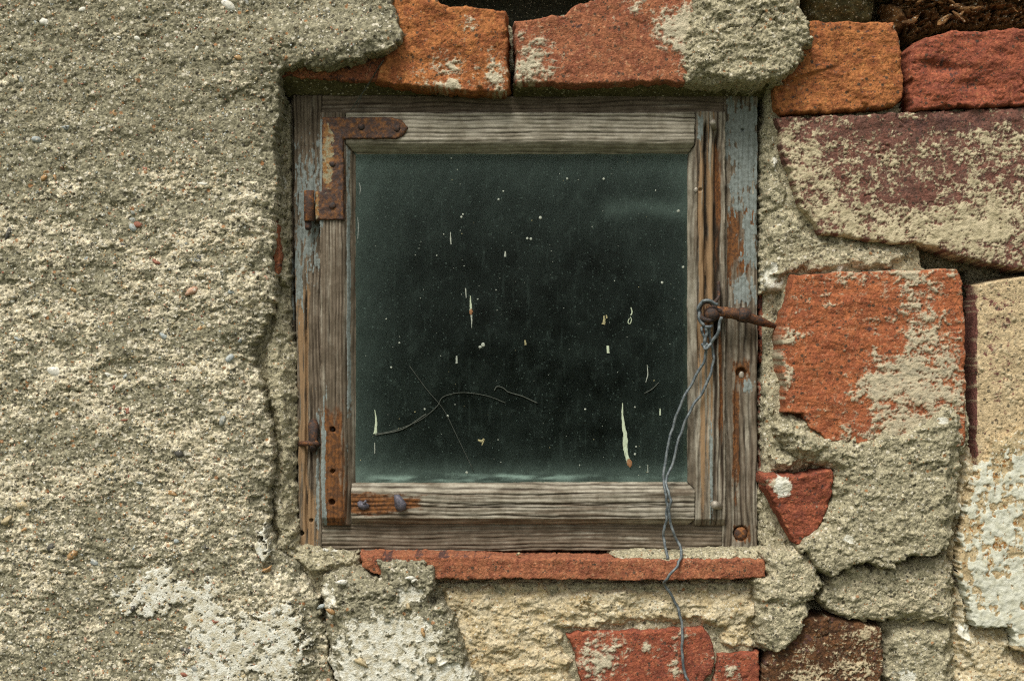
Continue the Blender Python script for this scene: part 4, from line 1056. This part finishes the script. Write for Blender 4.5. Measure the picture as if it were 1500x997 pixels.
def hinge_mat():
    m, n, l = new_mat('rusty_hinge_plate')
    pos = n.new('ShaderNodeNewGeometry').outputs['Position']
    a = n.new('ShaderNodeAttribute'); a.attribute_name = 'paint'
    nz = noise_n(n, l, pos, 210, 6, .72)
    r = n.new('ShaderNodeValToRGB'); l.new(nz, r.inputs[0])
    e = r.color_ramp.elements
    cols = [(.36, (.035, .024, .024)), (.48, (.07, .036, .024)), (.58, (.15, .062, .020)), (.68, (.25, .11, .03))]
    while len(e) < 4: e.new(.5)
    for i, (p, c) in enumerate(cols): e[i].position = p; e[i].color = (*c, 1)
    n2 = noise_n(n, l, pos, 300, 5, .75)
    k = ramp01(n, l, math_n(n, l, 'ADD', a.outputs['Fac'], math_n(n, l, 'SUBTRACT', n2, .5)), .42, .6)
    c = mixc(n, l, k, r.outputs[0], mixc(n, l, ramp01(n, l, nz, .42, .56), (.27, .25, .16), (.24, .12, .035)))
    b = n.new('ShaderNodeBsdfPrincipled'); l.new(c, b.inputs['Base Color'])
    b.inputs['Roughness'].default_value = .72; b.inputs['Metallic'].default_value = .15
    bp = n.new('ShaderNodeBump'); bp.inputs['Strength'].default_value = .8; bp.inputs['Distance'].default_value = .0006
    l.new(noise_n(n, l, pos, 700, 5, .7), bp.inputs['Height']); l.new(bp.outputs[0], b.inputs['Normal'])
    o = n.new('ShaderNodeOutputMaterial'); l.new(b.outputs[0], o.inputs[0])
    return m
M['hinge'] = hinge_mat()
M['rust'] = rust_mat('rust_brown', [(.36, (.035, .024, .022)), (.52, (.10, .045, .024)), (.62, (.26, .105, .03))])
M['rust_dark'] = rust_mat('rust_dark', [(.34, (.022, .02, .022)), (.5, (.05, .034, .03)), (.64, (.14, .06, .025))])
M['steel'] = plain_mat('dull_nail', (.34, .31, .26), .5, .3)
M['iron_blue'] = plain_mat('blue_black_iron', (.085, .085, .11), .6, .3, (.15, .14, .17))
M['wire'] = plain_mat('zinc_wire', (.085, .105, .12), .6, .3, (.19, .215, .225), 300)
M['thread'] = plain_mat('cobweb_thread', (.085, .095, .08), .9)

hin = relief('corner_hinge', [(472, 172), (574, 172), (588, 176), (597, 187), (592, 198), (580, 203), (503, 203), (503, 322), (462, 322), (462, 281), (472, 280)],
             lambda U, V, sd: .4 * fbm(U / 9, V / 9, 3, 71, .7) + .3 * fbm(U / 30, V / 30, 2, 73), M['hinge'], window, top=SH + 2.2, step=1.2, warp=(.7, 20), warp2=(.5, 5), rim=(2, 1.2), depth=6, seed=1200, skirt=2.4,
             attrs={'paint': lambda U, V: .5 + .9 * (blobs(U, V, [(480, 222, 10, 44), (480, 255, 8, 24), (464, 302, 4, 24)], .55, 7, 75) - .2)}, label='rusty L shaped hinge strap on the upper left sash corner')
p = [at(453, 279, SH + 1.5), at(453, 280, SH + 1.5), at(453, 323, SH + 1.5), at(453, 324, SH + 1.5)]
tv, tf = tube(p, [6.8 * S, 7.6 * S, 7.6 * S, 6.8 * S], 16)
link_mesh('hinge_knuckle', tv, tf, M['rust'], hin)
tv, tf = tube([at(451.5, 322, SH), at(451.5, 333, SH), at(451.5, 337, SH)], [5.2 * S, 5.2 * S, 3.5 * S], 12)
link_mesh('hinge_pin', tv, tf, M['rust_dark'], hin)
def stud(name, u, v, r, h, mat, parent, sq=(1, .55, 1), seed=1, rough=.25):
    Vb, Fb = blob_mesh(seed, 2, rough, sq)
    return link_mesh(name, Vb * r * S + at(u, v, h), Fb, M[mat], parent)
for i, (u, v) in enumerate([(529, 186), (581, 188), (487, 240), (487, 301)]):
    stud('screw', u, v, 5.2, SH + 2.2, 'rust_dark', hin, seed=50 + i)
# remains of the lower hinge: pintle in the post
tv, tf = tube([at(459, 618, 1), at(459, 622, 4), at(459, 652, 4), at(459, 660, 2)], [6.5 * S, 8 * S, 7 * S, 5 * S], 12)
pin = link_mesh('pintle', tv, tf, M['rust_dark'], window, label='rusted stump of the missing lower hinge')
tv, tf = tube([at(432, 650, -6), at(448, 649, 5), at(463, 649, 7), at(468, 652, 5)], [3.5 * S, 4 * S, 4.4 * S, 3 * S], 10)
link_mesh('pintle_arm', tv, tf, M['rust'], pin)
# bolt heads and nails
bo = stud('bolt', 583, 737, 11, SH + 3, 'iron_blue', window, (.95, .7, 1.2), 61, .9)
stud('bolt', 531, 739, 7, SH + 1, 'iron_blue', window, (1.1, .5, .9), 62, .8)
tv, tf = tube([at(531, 740, SH + 1), at(536, 733, SH + 5)], [2.4 * S, 1.8 * S], 8)
link_mesh('nail', tv, tf, M['iron_blue'], window)
def nail(u, v, du, dv, r, mat='steel'):
    tv, tf = tube([at(u - du, v - dv, SH - 4), at(u, v, SH + 6), at(u + du * .3, v + dv * .3, SH + 8)], [r * .7 * S, r * S, r * .75 * S], 10)
    return link_mesh('nail', tv, tf, M[mat], window)
nail(1044, 180, -3, -10, 5)
nail(1047, 739, -9, -3, 6.5)
stud('nail', 487, 629, 3, SH - 5, 'rust_dark', window, seed=70)
stud('screw', 1085, 781, 10.5, -3.0, 'rust', window, (1, .4, 1), 71, .12)
stud('screw', 1086, 549, 5, -2.5, 'steel', window, (.8, .5, 1.1), 72, .3)
stud('knot', 1019, 278, 3.5, SH - 1, 'steel', window, (1, .5, 1.3), 73, .4)

# ------------------------------------------------------------------ latch
latch = empty('latch_bolt', at(1040, 459, SH), 'rusty iron latch bolt reaching from the sash to the square orange brick', 'latch')
LH = 17
tv, tf = tube(smooth_path([at(1035, 458, LH), at(1050, 458, LH), at(1066, 458, LH), at(1082, 461, LH - 2), at(1100, 466, LH - 5), at(1118, 472, LH - 10), at(1144, 480, LH - 22)], 5),
              np.interp(np.linspace(0, 1, 31), [0, .12, .3, .45, .6, .8, 1], [9.5, 10.5, 8.0, 8.5, 8.0, 7.0, 2.4]) * S, 14)
def roughen(V, amp, seed):
    V = np.array(V)
    return V + np.stack([fbm(V[:, 0] / .004 + V[:, 1] / .003, V[:, 2] / .004 + 7.3 * k, 2, seed + k) for k in range(3)], 1) * amp
link_mesh('rod', roughen(tv, .0006, 5), tf, M['rust'], latch)
tv, tf = tube([at(1081, 460, LH - 2), at(1083, 460, LH - 2), at(1095, 463, LH - 4), at(1097, 464, LH - 4)], [8 * S, 11 * S, 11 * S, 8 * S], 16)
link_mesh('collar', roughen(tv, .0004, 9), tf, M['rust_dark'], latch)
th = np.linspace(0, 2 * math.pi, 25)
ring = [at(1036 + 12 * math.cos(t), 455 + 14 * math.sin(t), LH + 5 + 3 * math.sin(t)) for t in th]
tv, tf = tube(ring, 3.6 * S, 10, caps=False)
link_mesh('eye', roughen(tv, .0006, 11), tf, M['rust_dark'], latch)
tv, tf = tube(smooth_path([at(1052, 412, SH + 3), at(1053, 424, SH + 4), at(1052, 436, SH + 6), at(1044, 448, LH + 4), at(1056, 456, LH + 6)], 5), 2.5 * S, 8)
link_mesh('bent_nail', roughen(tv, .0005, 13), tf, M['rust_dark'], latch)
tv, tf = tube([at(1042, 460, SH - 3), at(1042, 460, LH + 4), at(1042, 460, LH + 10)], [11 * S, 11 * S, 8 * S], 14)
link_mesh('shank', roughen(tv, .001, 15), tf, M['rust_dark'], latch)

# ------------------------------------------------------------------ wire
wire = empty('wire', at(1033, 507, LH), 'thin grey wire looped round the latch and hanging down past the sill in two strands', 'wire')
W = 2.05
def strand(pts, r=W):
    p = smooth_path([at(*q) for q in pts], 7)
    k = np.arange(len(p))
    p = p + np.stack([perlin(k / 5.0, k * 0 + r * 9, 3), perlin(k / 3.5, k * 0 + r * 9, 4), perlin(k / 5.0, k * 0 + r * 9, 5)], 1) * .0013      # small kinks
    tv, tf = tube(p, r * S * (1 + .12 * perlin(k / 3.0, k * 0, 6)), 8)
    link_mesh('strand', tv, tf, M['wire'], wire)
strand([(1050, 446, 26), (1036, 440, 28), (1026, 446, 26), (1023, 460, 24), (1028, 474, 24), (1036, 480, 24), (1042, 478, 22)], 2.5)
strand([(1029, 478, 24), (1031, 492, 22), (1033, 507, 20), (1031, 528, 16), (1020, 552, 14), (1003, 580, 13), (990, 610, 12), (983, 638, 11), (974, 673, 12), (971, 700, 14), (973, 716, 17), (976, 730, 18), (978, 745, 17),
        (976, 760, 16), (972, 776, 14), (973, 795, 13), (978, 815, 18), (977, 819, 20)])
strand([(1058, 464, 28), (1055, 476, 26), (1049, 492, 23), (1041, 503, 21), (1033, 509, 20), (1034, 490, 22), (1034, 478, 24)], 2.4)
strand([(1029, 504, 21), (1033, 511, 22), (1037, 506, 21), (1033, 503, 20), (1029, 507, 20)], 2.2)
strand([(1040, 478, 20), (1043, 508, 16), (1045, 522, 14), (1041, 544, 14), (1033, 570, 14), (1017, 591, 13), (1004, 616, 12), (995, 644, 11), (985, 676, 11), (976, 698, 14), (975, 710, 18), (980, 724, 21), (983, 737, 21), (980, 757, 18), (986, 779, 16),
        (996, 800, 15), (998, 813, 22), (992, 829, 32), (978, 844, 33), (975, 857, 25), (988, 879, 20), (997, 903, 20), (1000, 932, 23), (999, 953, 24), (1003, 983, 23), (1008, 1000, 23), (1012, 1040, 23), (1010, 1090, 22)])

# ------------------------------------------------------------------ cobwebs
cw = empty('cobweb', at(520, 160, 10), 'few pale cobweb threads strung between the plaster edge and the top of the frame', 'cobweb')
for a, b in [(((562, 88, 34)), (522, 150, 8)), ((560, 90, 33), (512, 163, 9)), ((527, 142, 10), (514, 162, 10)), ((530, 140, 12), (520, 163, 9))]:
    pa, pb = at(*a), at(*b)
    mid = (pa + pb) / 2 + np.array([0, 0, -.0012])
    tv, tf = tube(smooth_path([pa, mid, pb], 5), .45 * S, 5)
    link_mesh('thread', tv, tf, M['thread'], cw)
cg = empty('cobweb', at(700, 590, GH + 1), 'loose curled cobweb threads stuck to the lower part of the window glass', 'cobweb')
def gthread(pts, r=.55):
    tv, tf = tube(smooth_path([at(a, b, GH + .9) for a, b in pts], 6), r * S, 5)
    link_mesh('thread', tv, tf, M['thread'], cg)
gthread([(547, 635), (570, 632), (600, 622), (620, 612), (640, 595), (648, 582), (665, 576), (685, 575), (715, 580), (741, 590)], .42)
gthread([(724, 572), (728, 566), (737, 568), (745, 574), (765, 580), (778, 586), (787, 590)], .6)
gthread([(600, 536), (625, 570), (650, 600), (670, 640), (694, 690)], .35)
gthread([(944, 576), (956, 569), (965, 560)], .6)
gthread([(550, 637), (590, 628), (624, 606)], .7)
